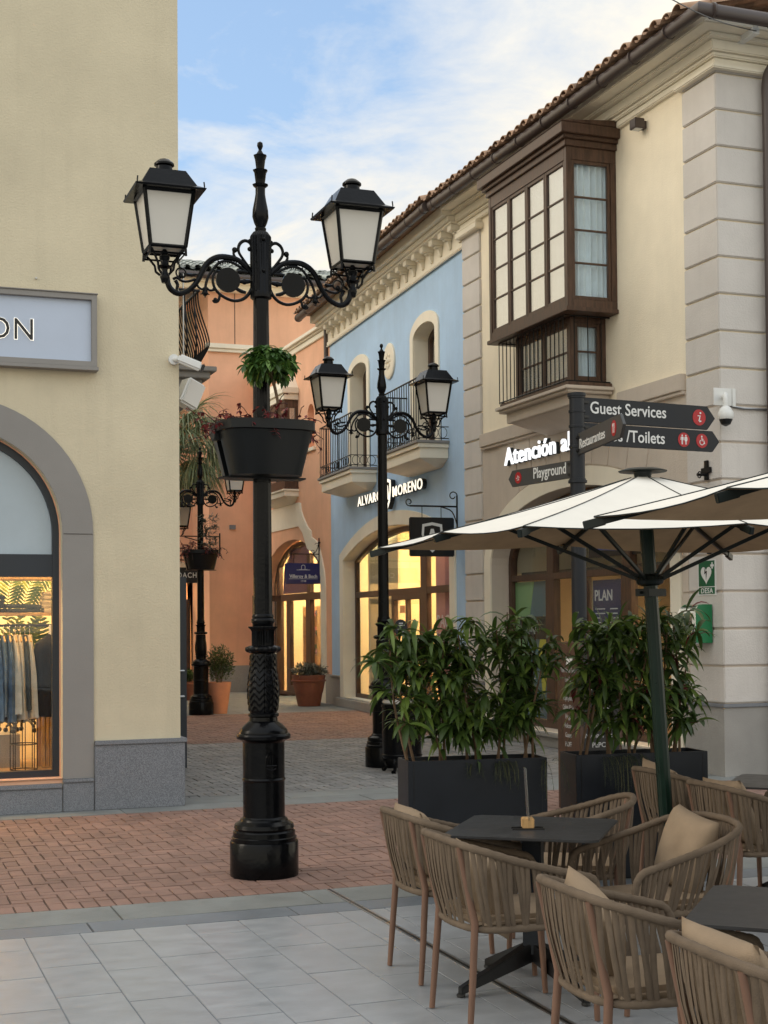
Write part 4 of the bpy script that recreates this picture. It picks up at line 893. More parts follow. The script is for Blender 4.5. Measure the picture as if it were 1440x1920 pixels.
for xx in (x0+.22, x1-.22): MB().tube([(xx, ys, zt), (xx, ys, z_)], .006, 5).build('hook', 'ironm', hp)
shield(((x0+x1)/2, (zt+zb)/2+.0), .40, ys-.026, ys-.0205, 'letter', hp, M=None, ax='Y')
vb = thing('hanging_sign', (9.0, 29.2, 2.5), 'navy blue hanging sign with white lettering on the orange building', 'sign')
ys = 29.2; sx0, sx1 = onY(534, 1075, ys).x, onY(602, 1075, ys).x; zt, zb = onY(568, 1056, ys).z, onY(568, 1095, ys).z; xr = 9.40; z_ = onY(580, 1039, ys).z
MB().box((sx0, ys-.02, zb), (sx1, ys+.02, zt)).build('board', 'navy', vb, bevel=.018)
ar = MB().tube([(sx0+.12, ys, z_), (xr, ys, z_)], .011).tube([(xr-.03, ys, z_-.60), (xr-.03, ys, z_+.35)], .015).ball((xr-.03, ys, z_-.55), .03).ball((xr-.03, ys, z_+.25), .03)
ar.tube(smooth_path([(xr-.03, ys, z_-.22), (xr-.10, ys, z_-.06), (xr-.18, ys, z_)], 4), .009); ar.tube(smooth_path([(xr-.03, ys, z_+.22), (xr-.10, ys, z_+.06), (xr-.18, ys, z_)], 4), .009)
for sz, so_ in ((.05, 1), (-.05, -1), (.2, 1), (-.2, -1)): scroll(ar, (xr-.17+(.09 if abs(sz) > .1 else 0), ys, z_+sz), .045, (-1, 0, 0), 0, so_*1.6*PI, .006)
ar.build('arm', 'ironm', vb, smooth=True)
for xx in (sx0+.2, sx1-.2): MB().tube([(xx, ys, zt), (xx, ys, z_)], .006, 5).build('hook', 'ironm', vb)
cx = (sx0+sx1)/2
fit_text('Villeroy & Boch', .075, .62, .002, .008, 'CENTER').place(frame3((cx, ys-.023, zb+.13), (1, 0, 0), (0, 0, 1))).build('lettering', 'letter', vb)
text_mb('1748', .05, .002, .012, 'CENTER', 1.3).place(frame3((cx, ys-.023, zb+.045), (1, 0, 0), (0, 0, 1))).build('lettering', 'letter', vb)
lg = MB().box((cx-.32, ys-.024, zb+.108), (cx+.32, ys-.0205, zb+.114)).box((cx-.15, ys-.024, zt-.15), (cx+.15, ys-.0205, zt-.142)).box((cx-.09, ys-.024, zt-.138), (cx+.09, ys-.0205, zt-.132))
lg.tube([(cx-.04, ys-.022, zt-.13), (cx-.04, ys-.022, zt-.07)]+[(cx+.04*math.cos(PI-PI*q/6), ys-.022, zt-.07+.03*math.sin(PI*q/6)) for q in range(1, 6)]+[(cx+.04, ys-.022, zt-.07), (cx+.04, ys-.022, zt-.13)], .005, 4); lg.build('logo', 'letter', vb)
# ------------------------------------------------------------------ orange wing with the homeware shop
OX = 9.41; OY0 = 28.5; OY1 = 34.6
OB = thing('orange_building', (11, 31.5, 0), 'orange shop wing with a cream scrolled door surround and a small oriel window', 'building')
vo = arch(29.15, 33.75, .0, 2.55, 1.08, 24)
nich = arch(29.62, 30.10, 5.60, 6.33, .22, 12)
MB().prism([rect(OY0, -.0, OY1, 7.86), vo, nich], 'X', OX, OX+.3).box((OX+.301, OY0, 0), (15, OY0+.2, 7.86)).build('wall', 'orange', OB)
MB().box((OX+.15, 29.5, 5.5), (OX+.2, 30.2, 6.7)).build('niche_back', 'orange', OB)
MB().box((OX-.06, 29.5, 5.50), (OX+.05, 30.2, 5.57)).build('niche_sill', 'trim', OB)
cn = MB()
for z0, z1, o in ((7.86, 7.98, .05), (7.981, 8.02, .10), (8.021, 8.10, .16)): cn.box((OX-o, OY0-.0, z0), (14, OY1, z1))
cn.build('cornice', 'trim', OB, bevel=.01)
rb_i = [(30.75, 3.90), (30.46, 3.74), (30.25, 3.52), (30.10, 3.36), (29.70, 3.24), (29.30, 3.0), (29.15, 2.7), (29.15, 0)]
rb_o = [(28.84, 0), (28.84, 2.5), (28.90, 2.8), (29.06, 3.08), (29.27, 3.38), (29.45, 3.50), (29.80, 3.60), (29.84, 3.74), (30.1, 3.85), (30.42, 4.1), (30.56, 4.24), (30.62, 4.42), (30.75, 4.44)]
MB().prism([rb_i+rb_o], 'X', OX-.035, OX-.001).box((OX-.032, 30.751, 3.90), (OX-.001, 34.3, 4.44)).build('scrolled_surround', 'trim', OB)
MB().box((OX-.03, OY0, 0), (OX+.05, 28.83, .62)).box((OX-.03, 33.78, 0), (OX+.05, OY1, .62)).build('stone_base', 'stone', OB)
fx = OX+.25; m = MB().prism([arch(29.16, 33.74, .0, 2.54, 1.07, 24), arch(29.26, 33.64, .08, 2.54, .97, 24)], 'X', fx, fx+.1)
m.box((fx+.002, 29.26, 2.24), (fx+.095, 33.64, 2.40))
for y_ in (30.78, 33.25): m.box((fx-.004, y_, .081), (fx+.1, y_+.34, 2.239)).box((fx-.002, y_+.04, 2.401), (fx+.098, y_+.26, 3.3))
m.box((fx, 32.40, .081), (fx+.09, 32.70, 2.239)).box((fx+.001, 31.12, .081), (fx+.09, 32.399, .24))
OW = m.build('shop_front', 'wood', OB, bevel=.004)
MB().prism([arch(29.25, 33.65, .07, 2.54, .98, 24)], 'X', fx+.05, fx+.056).build('pane', 'glass', OW)
MB().prism([[(31.1, 2.41), (33.2, 2.41), (33.1, 3.0), (32.5, 3.42), (31.5, 3.52), (31.1, 3.48)]], 'X', fx+.07, fx+.08).build('transom_panel', 'navy', OW)
MB().box((fx+2.4, 28.7, 0), (fx+2.5, 34.5, 4.2)).box((fx+.1, 28.6, 0), (fx+2.5, 28.7, 4.2)).box((fx+.1, 34.4, 0), (fx+2.5, 34.5, 4.2)).box((fx+.1, 28.7, 4.1), (fx+2.5, 34.4, 4.2)).build('interior_wall', 'warmwall', OB)
MB().box((fx+.1, 28.7, -.02), (fx+2.4, 34.4, .03)).build('interior_floor', 'shopfloor', OB)
MB().box((fx+.4, 29.2, 3.9), (fx+1.6, 31, 3.92)).box((fx+.4, 31.6, 3.9), (fx+1.6, 33.4, 3.92)).build('ceiling_light', 'panelhi', OB)
sh = MB(); so_y = onX(596, 1150, fx+.5).y-29.95
for zq in (.5, .95, 1.4, 1.85): sh.box((fx+.30, 29.4+so_y, zq), (fx+.70, 30.45+so_y, zq+.03))
for y_ in (29.38, 30.46): sh.box((fx+.30, y_+so_y, .05), (fx+.70, y_+.03+so_y, 2.1))
dsf = sh.build('display_shelf', 'woodlight', label='wooden display shelf with crockery behind the orange shop window', category='shelf')
r_ = random.Random(4); gd = {'ecru': MB(), 'green': MB(), 'pink': MB(), 'denim': MB()}
for zq in (.53, .98, 1.43, 1.88):
    for k in range(5):
        q = list(gd.values())[r_.randrange(4)]; hh = r_.uniform(.08, .26); q.lathe((fx+.42, 29.52+.2*k+so_y, zq), [(.04, 0), (.07, hh*.4), (.05, hh*.8), (.06, hh)], 10)
for k, q in gd.items(): q.build('crockery', k, dsf, smooth=True)
dsl = MB().box((fx+.9, 33.1, 1.0), (fx+.94, 33.7, 1.65)).box((fx+1.0, 32.3, .5), (fx+1.04, 32.34, 1.75)).box((fx+1.0, 31.9, .5), (fx+1.4, 32.34, .53)).box((fx+1.0, 31.9, 1.72), (fx+1.4, 32.34, 1.75)); dsl.build('display_panel', 'terra', OB)
od = thing('open_door', (9.05, 32.2, 0), 'brown framed shop door standing open beside the orange shop front', 'door')
MB().prism([rect(8.70, .03, 9.38, 2.36), rect(8.80, .2, 9.28, 2.22)], 'Y', 32.2, 32.26).build('frame', 'wood', od)
MB().box((8.80, 32.225, .2), (9.28, 32.23, 2.22)).build('pane', 'glass', od); MB().box((8.73, 32.18, 2.05), (8.77, 32.197, 2.2)).build('sticker', 'white', od); MB().tube([(8.87, 32.14, 1.0), (9.24, 32.14, 1.0)], .012).build('handle', 'silver', od)
# oriel
oy0, oy1, oxx = 30.82, 32.9, 9.09
m = MB().box((oxx, oy0, 4.80), (oxx+.08, oy0+.10, 6.78)).box((oxx, oy1-.1, 4.80), (oxx+.08, oy1, 6.78)).box((oxx+.08, oy0, 4.80), (OX, oy0+.06, 4.95)).box((oxx+.08, oy0, 6.6), (OX, oy0+.06, 6.78)).box((OX-.07, oy0, 4.95), (OX, oy0+.06, 6.6)).box((oxx+.081, oy0+.001, 4.95), (oxx+.12, oy0+.06, 6.6))
m.box((oxx+.002, oy0+.1, 4.80), (oxx+.08, oy1-.1, 4.92)).box((oxx+.002, oy0+.1, 6.62), (oxx+.08, oy1-.1, 6.78))
windowgrid(m, 'X', oxx+.01, .05, oy0+.1, oy1-.1, 4.92, 6.62, 3, 3)
oo = m.build('oriel_window', 'wood', OB, bevel=.004)
MB().box((oxx+.03, oy0+.1, 4.92), (oxx+.036, oy1-.1, 6.62)).box((oxx+.12, oy0+.03, 4.95), (OX-.07, oy0+.036, 6.6)).build('pane', 'glassw', oo)
c = curtain('X', oxx+.12, oy0+.1, oy1-.1, 4.85, 6.7, 10, .015); c2 = curtain('Y', oy0+.09, oxx+.1, OX-.02, 4.85, 6.7, 3, .01); c.add(c2.v, c2.f).build('curtain', 'curtain', oo, recalc=False)
h = MB().box((oxx-.03, oy0-.04, 6.781), (OX, oy1+.04, 6.92)).box((oxx-.07, oy0-.09, 6.921), (OX, oy1+.09, 7.05)).hexa([(oxx-.05, oy0-.06, 7.051), (OX, oy0-.06, 7.051), (OX, oy1+.06, 7.051), (oxx-.05, oy1+.06, 7.051)], [(oxx+.18, oy0+.22, 7.36), (OX, oy0+.22, 7.36), (OX, oy1-.22, 7.36), (oxx+.18, oy1-.22, 7.36)])
h.build('oriel_cornice', 'trim', oo, bevel=.008); h = MB()
h.box((oxx-.06, oy0-.06, 4.70), (OX, oy1+.06, 4.745)).box((oxx-.03, oy0-.03, 4.58), (OX, oy1+.03, 4.699)).hexa([(OX-.08, oy0+.3, 4.44), (OX, oy0+.3, 4.44), (OX, oy1-.3, 4.44), (OX-.08, oy1-.3, 4.44)], [(oxx, oy0, 4.579), (OX, oy0, 4.579), (OX, oy1, 4.579), (oxx, oy1, 4.579)])
h.build('oriel_moulding', 'trim', oo, bevel=.008); MB().box((oxx-.02, oy0-.02, 4.746), (OX, oy1+.02, 4.799)).build('oriel_sill', 'wood', oo)
# tall orange block facing the street
TB = thing('orange_block', (11, 37, 0), 'tall orange building closing the street with a cream string course and tiled roof', 'building')
tx0 = onY(395, 1200, 34.5).x; zs_ = onY(430, 660, 34.5).z; ze = onY(430, 548, 34.5).z
MB().box((tx0, 34.6, 0), (17, 39, ze+.3)).build('wall', 'orange', TB)
MB().box((tx0-.05, 34.52, zs_), (OX+.0, 34.599, zs_+.08)).box((tx0-.09, 34.47, zs_+.081), (OX+.0, 34.599, zs_+.20)).build('string_course', 'trim', TB, bevel=.01)
MB().box((onY(442, 600, 34.5).x-.008, 34.592, zs_+.2), (onY(442, 600, 34.5).x+.008, 34.5995, ze)).build('wall_joint', 'joint', TB)
MB().box((tx0-.02, 34.56, 0), (OX, 34.599, .66)).build('stone_base', 'stone', TB)
MB().box((tx0-2.4, 34.30, ze), (17, 34.59, ze+.16)).box((tx0-2.5, 34.15, ze+.161), (17, 34.59, ze+.30)).build('cornice', 'cream', TB, bevel=.01)
TM = Matrix.Translation((0, 34.0, 0))@Matrix(((0, 1, 0, 0), (1, 0, 0, 0), (0, 0, 1, 0), (0, 0, 0, 1)))
trf = MB().hexa([(tx0-2.6, 34.05, ze+.31), (17, 34.05, ze+.31), (17, 40, ze+.31), (tx0-2.6, 40, ze+.31)], [(tx0-2.6, 34.05, ze+.36), (17, 34.05, ze+.36), (17, 36.4, ze+1.15), (tx0-2.6, 36.4, ze+1.15)]).build('roof', 'tilegreen', TB)
tiled(tx0-2.6, 14.4, .0, ze+.42, trf, m='tilegreen', depth=2.4, pitch=.26, M=TM)
gutter([(tx0-2.6, 34.02, ze+.27), (14.4, 34.02, ze+.27)], trf)
MB().box((onY(432, 984, 34.5).x, 34.55, onY(432, 992, 34.5).z), (onY(443, 984, 34.5).x, 34.6, onY(432, 984, 34.5).z)).build('wall_box', 'granite', label='small grey box light fixed on the orange wall', category='wall light')
# peach building at the far left end
PB = thing('peach_building', (6, 38, 0), 'peach and yellow building at the far left end of the street', 'building')
yb_ = 36.5; ax0, ax1 = 5.6, onY(372, 1100, yb_).x
MB().prism([rect(2, 0, tx0-.001, 9.9), arch(ax0, ax1+.0, .1, 2.55, .62, 16)], 'Y', yb_, yb_+.3).box((2, yb_+.301, 0), (2.3, 40, 9.9)).build('wall', 'peach', PB)
MB().box((2, yb_-.04, 7.6), (tx0-.002, yb_-.001, 9.9)).build('upper_wall', 'yellow', PB)
pw = MB().prism([[(onY(q[0], q[1], yb_).x, onY(q[0], q[1], yb_).z) for q in ((366, 960), (366, 790), (372, 745), (385, 742), (388, 760), (386, 960))]], 'Y', yb_-.06, yb_-.001).build('pilaster', 'white', PB)
MB().prism([arch(ax0-.3, ax1+.25, .1, 2.75, .72, 16), arch(ax0, ax1, .09, 2.55, .62, 16)], 'Y', yb_-.05, yb_-.001).build('arch_surround', 'yellow', PB)
s = MB().prism([arch(ax0, ax1, .1, 2.55, .62, 16), arch(ax0+.1, ax1-.1, .2, 2.55, .52, 16)], 'Y', yb_+.1, yb_+.2).box((ax0+.1, yb_+.11, 2.2), (ax1-.1, yb_+.19, 2.35))
for xx in (ax1-.62, ax1-.30): s.box((xx, yb_+.105, .2), (xx+.10, yb_+.195, 2.2))
ps = s.build('shop_front', 'wood', PB); MB().prism([arch(ax0+.09, ax1-.09, .19, 2.55, .53, 16)], 'Y', yb_+.14, yb_+.15).build('pane', 'glass', ps)
MB().box((4.5, yb_+2, 0), (9, yb_+2.1, 4)).box((ax1+.1, yb_+.31, 0), (ax1+.2, yb_+2, 4)).build('interior_wall', 'warmwall', PB)
MB().box((5, yb_+.5, 3.2), (7.4, yb_+1.5, 3.22)).build('ceiling_light', 'panel', PB)
cs = thing('shop_fascia_sign', (6.8, 34.0, 2.4), 'black shop sign with spaced white letters COACH beyond the glass door', 'sign')
yc = 34.0; x1_ = onY(374, 1080, yc).x; zt, zb = onY(360, 1064, yc).z, onY(360, 1093, yc).z
MB().box((x1_-1.3, yc-.03, zb), (x1_, yc+.03, zt)).build('board', 'black', cs, bevel=.01)
fit_text('COACH', .125, .60, .003, .012, 'RIGHT', 1.2).place(frame3((x1_-.08, yc-.034, (zt+zb)/2-.06), (1, 0, 0), (0, 0, 1))).build('lettering', 'letter', cs)
MB().tube([(x1_-.2, yc, zt), (x1_-.2, yc+.0, zt+.18)], .012).tube([(x1_-1.1, yc, zt), (x1_-1.1, yc, zt+.18)], .012).tube([(x1_-1.35, yc, zt+.18), (x1_+.25, yc, zt+.18)], .015).build('arm', 'ironm', cs)
# wall lantern on a bracket
wl2 = thing('wall_lantern', (7, 33, 3), 'black wall lantern on an iron arm, half hidden behind the yellow corner', 'wall lantern')
yl = 33.0; c = onY(338, 975, yl); k = .42
def lantern_parts(par, c, s=1., yaw=0.):
    """lantern with its glass bottom centre at c; top of cap about .60 s above"""
    Rm = Matrix.Rotation(yaw, 3, 'Z'); c = Vector(c)
    def P(x, y, z): return c+Rm@Vector((x*s, y*s, z*s))
    b, t, h_ = .118, .165, .365; f = MB(); cs_ = ((-1, -1), (1, -1), (1, 1), (-1, 1))
    for i in range(4):
        (x0, y0), (x1, y1) = cs_[i], cs_[(i+1) % 4]
        f.tube([P(x0*b, y0*b, 0), P(x0*t, y0*t, h_)], .014*s, 4); f.tube([P(x0*b, y0*b, 0), P(x1*b, y1*b, 0)], .013*s, 4); f.tube([P(x0*t, y0*t, h_), P(x1*t, y1*t, h_)], .015*s, 4)
        f.tube([P(x0*b*.98, y0*b*.98, -.045), P(x1*b*.98, y1*b*.98, -.045)], .007*s, 4); f.tube([P(x0*b, y0*b, 0), P(x0*b*1.02, y0*b*1.02, -.06)], .009*s, 4)
        f.tube([P(x0*b*.92, y0*b*.92, -.02)]+[P(x0*q, y0*q, z) for q, z in ((.085, -.05), (.055, -.10), (.05, -.14), (.028, -.165))], .009*s, 5)
        f.tube([P(x0*.225, y0*.225, h_+.02), P(x0*.222, y0*.222, h_+.055)], .005*s, 4)
    fr = f.build('lantern_frame', 'iron', par, smooth=True)
    r_ = MB(); lv = ((.232, h_+.0), (.238, h_+.012), (.205, h_+.028), (.185, h_+.038), (.122, h_+.150), (.115, h_+.152))
    vs = [P(x*q, y*q, z) for q, z in lv for x, y in cs_]; n = len(lv)
    r_.add(vs, [(i*4+k_, i*4+(k_+1) % 4, (i+1)*4+(k_+1) % 4, (i+1)*4+k_) for i in range(n-1) for k_ in range(4)]+[(3, 2, 1, 0), tuple((n-1)*4+k_ for k_ in range(4))])
    r_.lathe(P(0, 0, h_+.15), [(.060*s, 0), (.055*s, .05*s), (.05*s, .055*s), (.068*s, .060*s), (.068*s, .072*s), (.055*s, .085*s), (.035*s, .10*s), (.012*s, .108*s)], 20)
    r_.build('lantern_roof', 'iron', par, smooth=True, ang=30)
    g = MB()
    for i in range(4):
        (x0, y0), (x1, y1) = cs_[i], cs_[(i+1) % 4]; e = .985
        g.add([P(x0*b*e, y0*b*e, .004), P(x1*b*e, y1*b*e, .004), P(x1*t*e, y1*t*e, h_), P(x0*t*e, y0*t*e, h_)], [(0, 1, 2, 3)])
    g.add([P(x*b*e, y*b*e, .004) for x, y in cs_], [(3, 2, 1, 0)]); g.build('lantern_glass', 'frost', par)
lantern_parts(wl2, (c.x, yl, c.z-.15), 1.25)
MB().tube([(c.x-.05, yl, c.z-.38), (c.x+.95, yl, c.z-.38)], .014).tube(smooth_path([(c.x+.1, yl, c.z-.40), (c.x+.5, yl, c.z-.52), (c.x+.95, yl, c.z-.8)], 4), .012).tube([(c.x+.95, yl, c.z-.3), (c.x+.95, yl, c.z-.85)], .018).build('arm', 'ironm', wl2)
# ------------------------------------------------------------------ street lamps
LX, LY = 2.62, 9.44
GL = 'cast iron street lamps along the street'
lamp = thing('street_lamp', (0, 0, 0), 'nearest black cast iron lamp with two lanterns and a big hanging planter', 'street lamp', GL)
MB().lathe((0, 0, 0), [(.232, 0), (.234, .01), (.234, .225), (.228, .236), (.222, .238), (.222, .262), (.214, .268), (.212, .300), (.200, .312), (.206, .325), (.200, .350), (.165, .372), (.160, .385), (.150, .390), (.143, .40),
    (.143, .64), (.150, .652), (.143, .664), (.143, .905), (.150, .915), (.170, .925), (.184, .930), (.186, .950), (.180, .962), (.166, .968), (.164, .985), (.150, 1.005), (.112, 1.040), (.098, 1.05), (.095, 1.075), (.106, 1.083), (.106, 1.098), (.095, 1.105)], 48).build('base', 'iron', lamp, smooth=True, ang=30)
def tri(x): return abs((x % 1)*2-1)
vp = []
for i in range(61):
    q = i/60; r_ = .093+.014*math.sin(PI*min(1, q*1.35))-.006*q; vp.append((r_, 1.105+.405*q))
def relief(a, z):
    v = (z-1.105)/.405; w = tri(a/(2*PI)*9); ch = ((v*9+w*.9) % 1)
    return 1+.085*(1-ch)**1.3*(1 if .03 < v < .97 else 0)-.05*(w < .1)
lv_ = MB().lathe((0, 0, 0), vp, 144, rf=relief)
lv_.lathe((0, 0, 0), [(.086, 1.512), (.112, 1.522), (.122, 1.535), (.120, 1.552), (.100, 1.560), (.078, 1.566)], 72, rf=lambda a, z: 1+.05*math.cos(a*12))
lv_.lathe((0, 0, 0), [(.074, 1.566), (.074, 1.66), (.082, 1.675), (.098, 1.690), (.096, 1.696), (.078, 1.690)], 96, rf=lambda a, z: 1+.045*math.cos(a*24))
lv_.lathe((0, 0, 0), [(.070, 1.69), (.072, 1.715), (.080, 1.725), (.080, 1.745), (.072, 1.752), (.076, 1.765), (.068, 1.78)], 36)
lv_.build('leaf_column', 'iron', lamp, smooth=True, ang=60)
MB().lathe((0, 0, 0), [(.064, 1.78), (.060, 2.9), (.052, 3.97)], 60, rf=lambda a, z: 1+.05*(abs(math.sin(a*7))-.5)).build('pole', 'iron', lamp, smooth=True, ang=60)
cp_ = MB().lathe((0, 0, 0), [(.060, 3.955), (.074, 3.965), (.076, 4.0), (.070, 4.01), (.070, 4.39), (.066, 4.40), (.048, 4.425)], 96, rf=lambda a, z: (1+.035*(1 if math.sin(a*22) > 0 else -1))*(1+.03*math.cos(4*a)) if z > 4.0 else 1)
for zq in (4.14, 4.36):
    for k in range(4): a = PI*k/2; cp_.ball((.076*math.cos(a), .076*math.sin(a), zq), .014, 8)
cp_.build('capital', 'iron', lamp, smooth=True)
MB().lathe((0, 0, 0), [(.036, 4.42), (.040, 4.45), (.032, 4.46), (.046, 4.49), (.057, 4.53), (.054, 4.58), (.042, 4.64), (.034, 4.69), (.034, 4.735), (.052, 4.75), (.055, 4.757), (.036, 4.755), (.032, 4.76), (.042, 4.84), (.052, 4.858), (.034, 4.86), (.028, 4.865), (.036, 4.93), (.046, 4.962), (.030, 4.965), (.018, 4.985), (.010, 5.0), (.014, 5.01), (.021, 5.028), (.018, 5.05), (.004, 5.06)], 24, rf=lambda a, z: 1+.03*math.cos(a*8)).build('finial', 'iron', lamp, smooth=True)
def ap(X, Y): p = onY(290+X/7.2, 420+Y/7.2, LY); return (LX-p.x, p.z)
A = {
 'main': ([(1330, 700), (1250, 600), (1130, 490), (1000, 450), (870, 445), (760, 490), (680, 570), (630, 670), (570, 780), (480, 880), (380, 930), (300, 935), (220, 880), (180, 800), (170, 700)], [.016, .018, .019, .020, .021, .021, .020, .019, .018, .018, .018, .019, .021, .020, .017]),
 'inner': ([(1240, 640), (1120, 560), (1000, 505), (900, 510), (830, 560), (770, 640), (720, 720), (690, 820), (680, 920)], [.010]*9),
 'ring': ([(850, 620), (800, 680), (785, 760), (805, 850), (870, 940), (980, 1010), (1090, 1038), (1200, 1010), (1280, 930), (1325, 820), (1330, 720)], [.008, .009, .010, .010, .011, .011, .011, .012, .012, .012, .012]),
 'curl': ([(880, 945), (870, 1010), (845, 1045), (805, 1050), (790, 1025)], [.009, .010, .010, .010, .009]),
 'top': ([(1285, 610), (1240, 540), (1190, 470), (1140, 390), (1130, 320), (1160, 255), (1220, 225), (1280, 250), (1305, 300), (1280, 340)], [.011, .010, .010, .010, .011, .012, .012, .012, .011, .012]),
 'toplink': ([(1080, 350), (1065, 400), (1085, 450)], [.013, .009, .011]),
 'side': ([(430, 680), (490, 690), (545, 680)], [.009, .011, .009]), 'side2': ([(250, 745), (300, 725), (370, 770), (450, 775), (550, 745)], [.010, .010, .009, .009, .009]),
 'side3': ([(280, 760), (310, 820), (300, 870), (300, 930)], [.014, .012, .010, .010]), 'c1': ([(570, 800), (590, 850), (640, 880), (690, 850)], [.008]*4), 'c2': ([(700, 860), (740, 895), (800, 890), (820, 870)], [.008]*4),
 'hub': ([(1150, 775), (1210, 780), (1290, 775)], [.012, .018, .012]), 'f1': ([(840, 640), (880, 640)], [.012, .008]), 'f2': ([(1100, 870), (1170, 910), (1230, 925)], [.012, .014, .010]), 'f3': ([(1110, 640), (1180, 640), (1260, 650)], [.010, .012, .012])}
for sgn in (-1, 1):
    m = MB()
    for pts, rr in A.values():
        q = [ap(*p) for p in pts]; P_ = smooth_path([(sgn*u, 0, z) for u, z in q], 3); n = len(P_)
        rad = [rr[min(len(rr)-1, int(i/3))]*(1-(i % 3)/3)+rr[min(len(rr)-1, int(i/3)+1)]*(i % 3)/3 for i in range(n)]
        m.tube(P_, rad, 8)
    for c, r_ in (((820, 1022), .015), ((1280, 340), .016), ((1080, 350), .020), ((680, 930), .022), ((355, 700), .018), ((800, 880), .012), ((1210, 780), .020)):
        u, z = ap(*c); m.ball((sgn*u, 0, z), r_, 8)
    u, z = ap(680, 930)
    for k in range(5): a = 2*PI*k/5-PI/2; m.tube([(sgn*u, 0, z), (sgn*u+.034*math.cos(a), 0, z+.034*math.sin(a))], [.012, .002], 5)
    u, z = ap(355, 660); m.tube([(sgn*u+.034*math.cos(2*PI*k/14), 0, z+.034*math.sin(2*PI*k/14)) for k in range(14)], .006, 6, closed=True)
    for k in range(9):   # leafy fringe under the arch
        u, z = ap(860+k*30, 520+8*math.sin(k)); m.tube([(sgn*u, 0, z+.012), (sgn*u, 0, z-.012)], [.008, .003], 5)
    u, z = ap(990, 757); m.lathe((sgn*u, 0, z), [(.085, -.008), (.085, .008)], 28, M=Matrix.Rotation(PI/2, 3, 'X'))
    u0, z0 = ap(172, 740)
    m.lathe((sgn*.672, 0, 0), [(.020, z0-.03), (.026, z0-.01), (.032, z0+.01), (.026, z0+.03), (.020, z0+.05), (.022, z0+.065), (.048, z0+.078), (.050, z0+.084), (.030, z0+.090), (.026, z0+.12), (.036, z0+.135), (.036, z0+.155), (.022, z0+.165), (.026, z0+.18), (.010, z0+.20)], 16)
    m.build('lamp_arm', 'iron', lamp, smooth=True)
for sgn in (-1, 1):
    h_ = bpy.data.objects.new('lantern', None); COL.objects.link(h_); h_.parent = lamp; h_.location = (sgn*.672, 0, 4.245)
    lantern_parts(h_, (sgn*.672, 0, 4.245))
# raised crown badge, crossing rib and casting date on the nearest lamp's base
bz = MB()
def onbase(a, z, r=.1445): return Vector((r*math.cos(a), r*math.sin(a), z))
ac = -PI/2-.245+.35
for k in range(5):
    a0 = ac+(-.25+.125*k); bz.tube([onbase(a0, .755+.0), onbase(ac+(a0-ac)*1.15, .80), onbase(ac+(a0-ac)*.6, .835), onbase(ac, .842)], .0035, 5)
bz.tube([onbase(ac-.27+.54*k/8, .752) for k in range(9)], .005, 5); bz.tube([onbase(ac-.24+.48*k/8, .735-.012*math.sin(PI*k/8)) for k in range(9)], .004, 5); bz.ball(onbase(ac, .85), .007, 6)
for q, rr in ((.69, .17), (.66, .12)): bz.tube([onbase(ac+rr*math.cos(2*PI*k/10), q+.018*math.sin(2*PI*k/10)) for k in range(10)], .0035, 5, closed=True)
bz.build('crown_badge', 'iron', lamp, smooth=True)
dt = text_mb('1832', .062, .002, .01, 'CENTER', 1.25)
dt.v = [tuple(onbase(ac-.05+p[0]/.143, .525+p[1], .1435+p[2])) for p in dt.v]; dt.build('casting_date', 'iron', lamp)
lamp.location = (LX, LY, 0)
l2 = dup(lamp, (5.905, 15.9, 0), 0, 'middle black cast iron lamp with two lanterns in front of the blue building')
l3 = dup(lamp, (6.10, 26.35, 0), 0, 'farthest black cast iron lamp with a small hanging planter before the orange wall')
for o in [o for o in SC.objects if o.parent in (l2, l3) and (o.name.startswith('crown_badge') or o.name.startswith('casting_date'))]: bpy.data.objects.remove(o)

# ------------------------------------------------------------------ hanging planters on the lamps
def halftub(m, cx, cy, sy, zb, zt, wt, wb, dt, db):
    def loop(w, d, z, g=0): return [(cx+w*x, cy+sy*(d*y+g), z) for x, y in ((-1, 0), (-.98, .45), (-.86, .80), (-.6, .96), (0, 1), (.6, .96), (.86, .80), (.98, .45), (1, 0))]
    L_ = [loop(wb, db, zb), loop(wt*.97, dt*.97, zt-.07), loop(wt*1.03, dt*1.05, zt-.065), loop(wt*1.03, dt*1.05, zt), loop(wt*.95, dt*.93, zt), loop(wt*.9, dt*.88, zt-.05)]
    vs = [p for l in L_ for p in l]; n = 9; fs = []
    for i in range(len(L_)-1):
        for k in range(n): fs.append((i*n+k, i*n+(k+1) % n, (i+1)*n+(k+1) % n, (i+1)*n+k))
    fs += [tuple(range(n))[::-1]]; m.add(vs, fs)
def basket(cx, cy, s, z0, z1, label):
    t = thing('hanging_planter', (cx, cy, z0), label, 'planter', 'black planters hung on the lamp posts')
    for sy in (-1, 1):
        m = MB(); halftub(m, cx, cy+sy*.055, sy, z0, z1, .325*s, .245*s, .27*s, .20*s); m.build('tub', 'pot_black', t, smooth=True, ang=40)
        MB().box((cx-.28*s, cy+sy*.06, z1-.06), (cx+.28*s, cy+sy*.25*s, z1-.05)).build('soil', 'soil', t)
    MB().box((cx-.345*s, cy-.05, z1-.12), (cx-.29*s, cy+.05, z1-.01)).box((cx+.29*s, cy-.05, z1-.12), (cx+.345*s, cy+.05, z1-.01)).box((cx-.30*s, cy-.075, z0-.012), (cx+.30*s, cy+.075, z0-.001)).build('clamp', 'pot_black', t, bevel=.006)
    return t
zb0 = onY(500, 890, LY-.2).z; zt0 = onY(500, 787, LY-.25).z
basket(LX, LY, 1.0, zb0, zt0, 'large black plastic planter clamped round the nearest lamp post')
zb3 = onY(380, 1068, 26.2).z; zt3 = onY(380, 1031, 26.2).z
basket(6.10, 26.35, .98, zb3, zt3, 'smaller looking black planter clamped round the farthest lamp post')
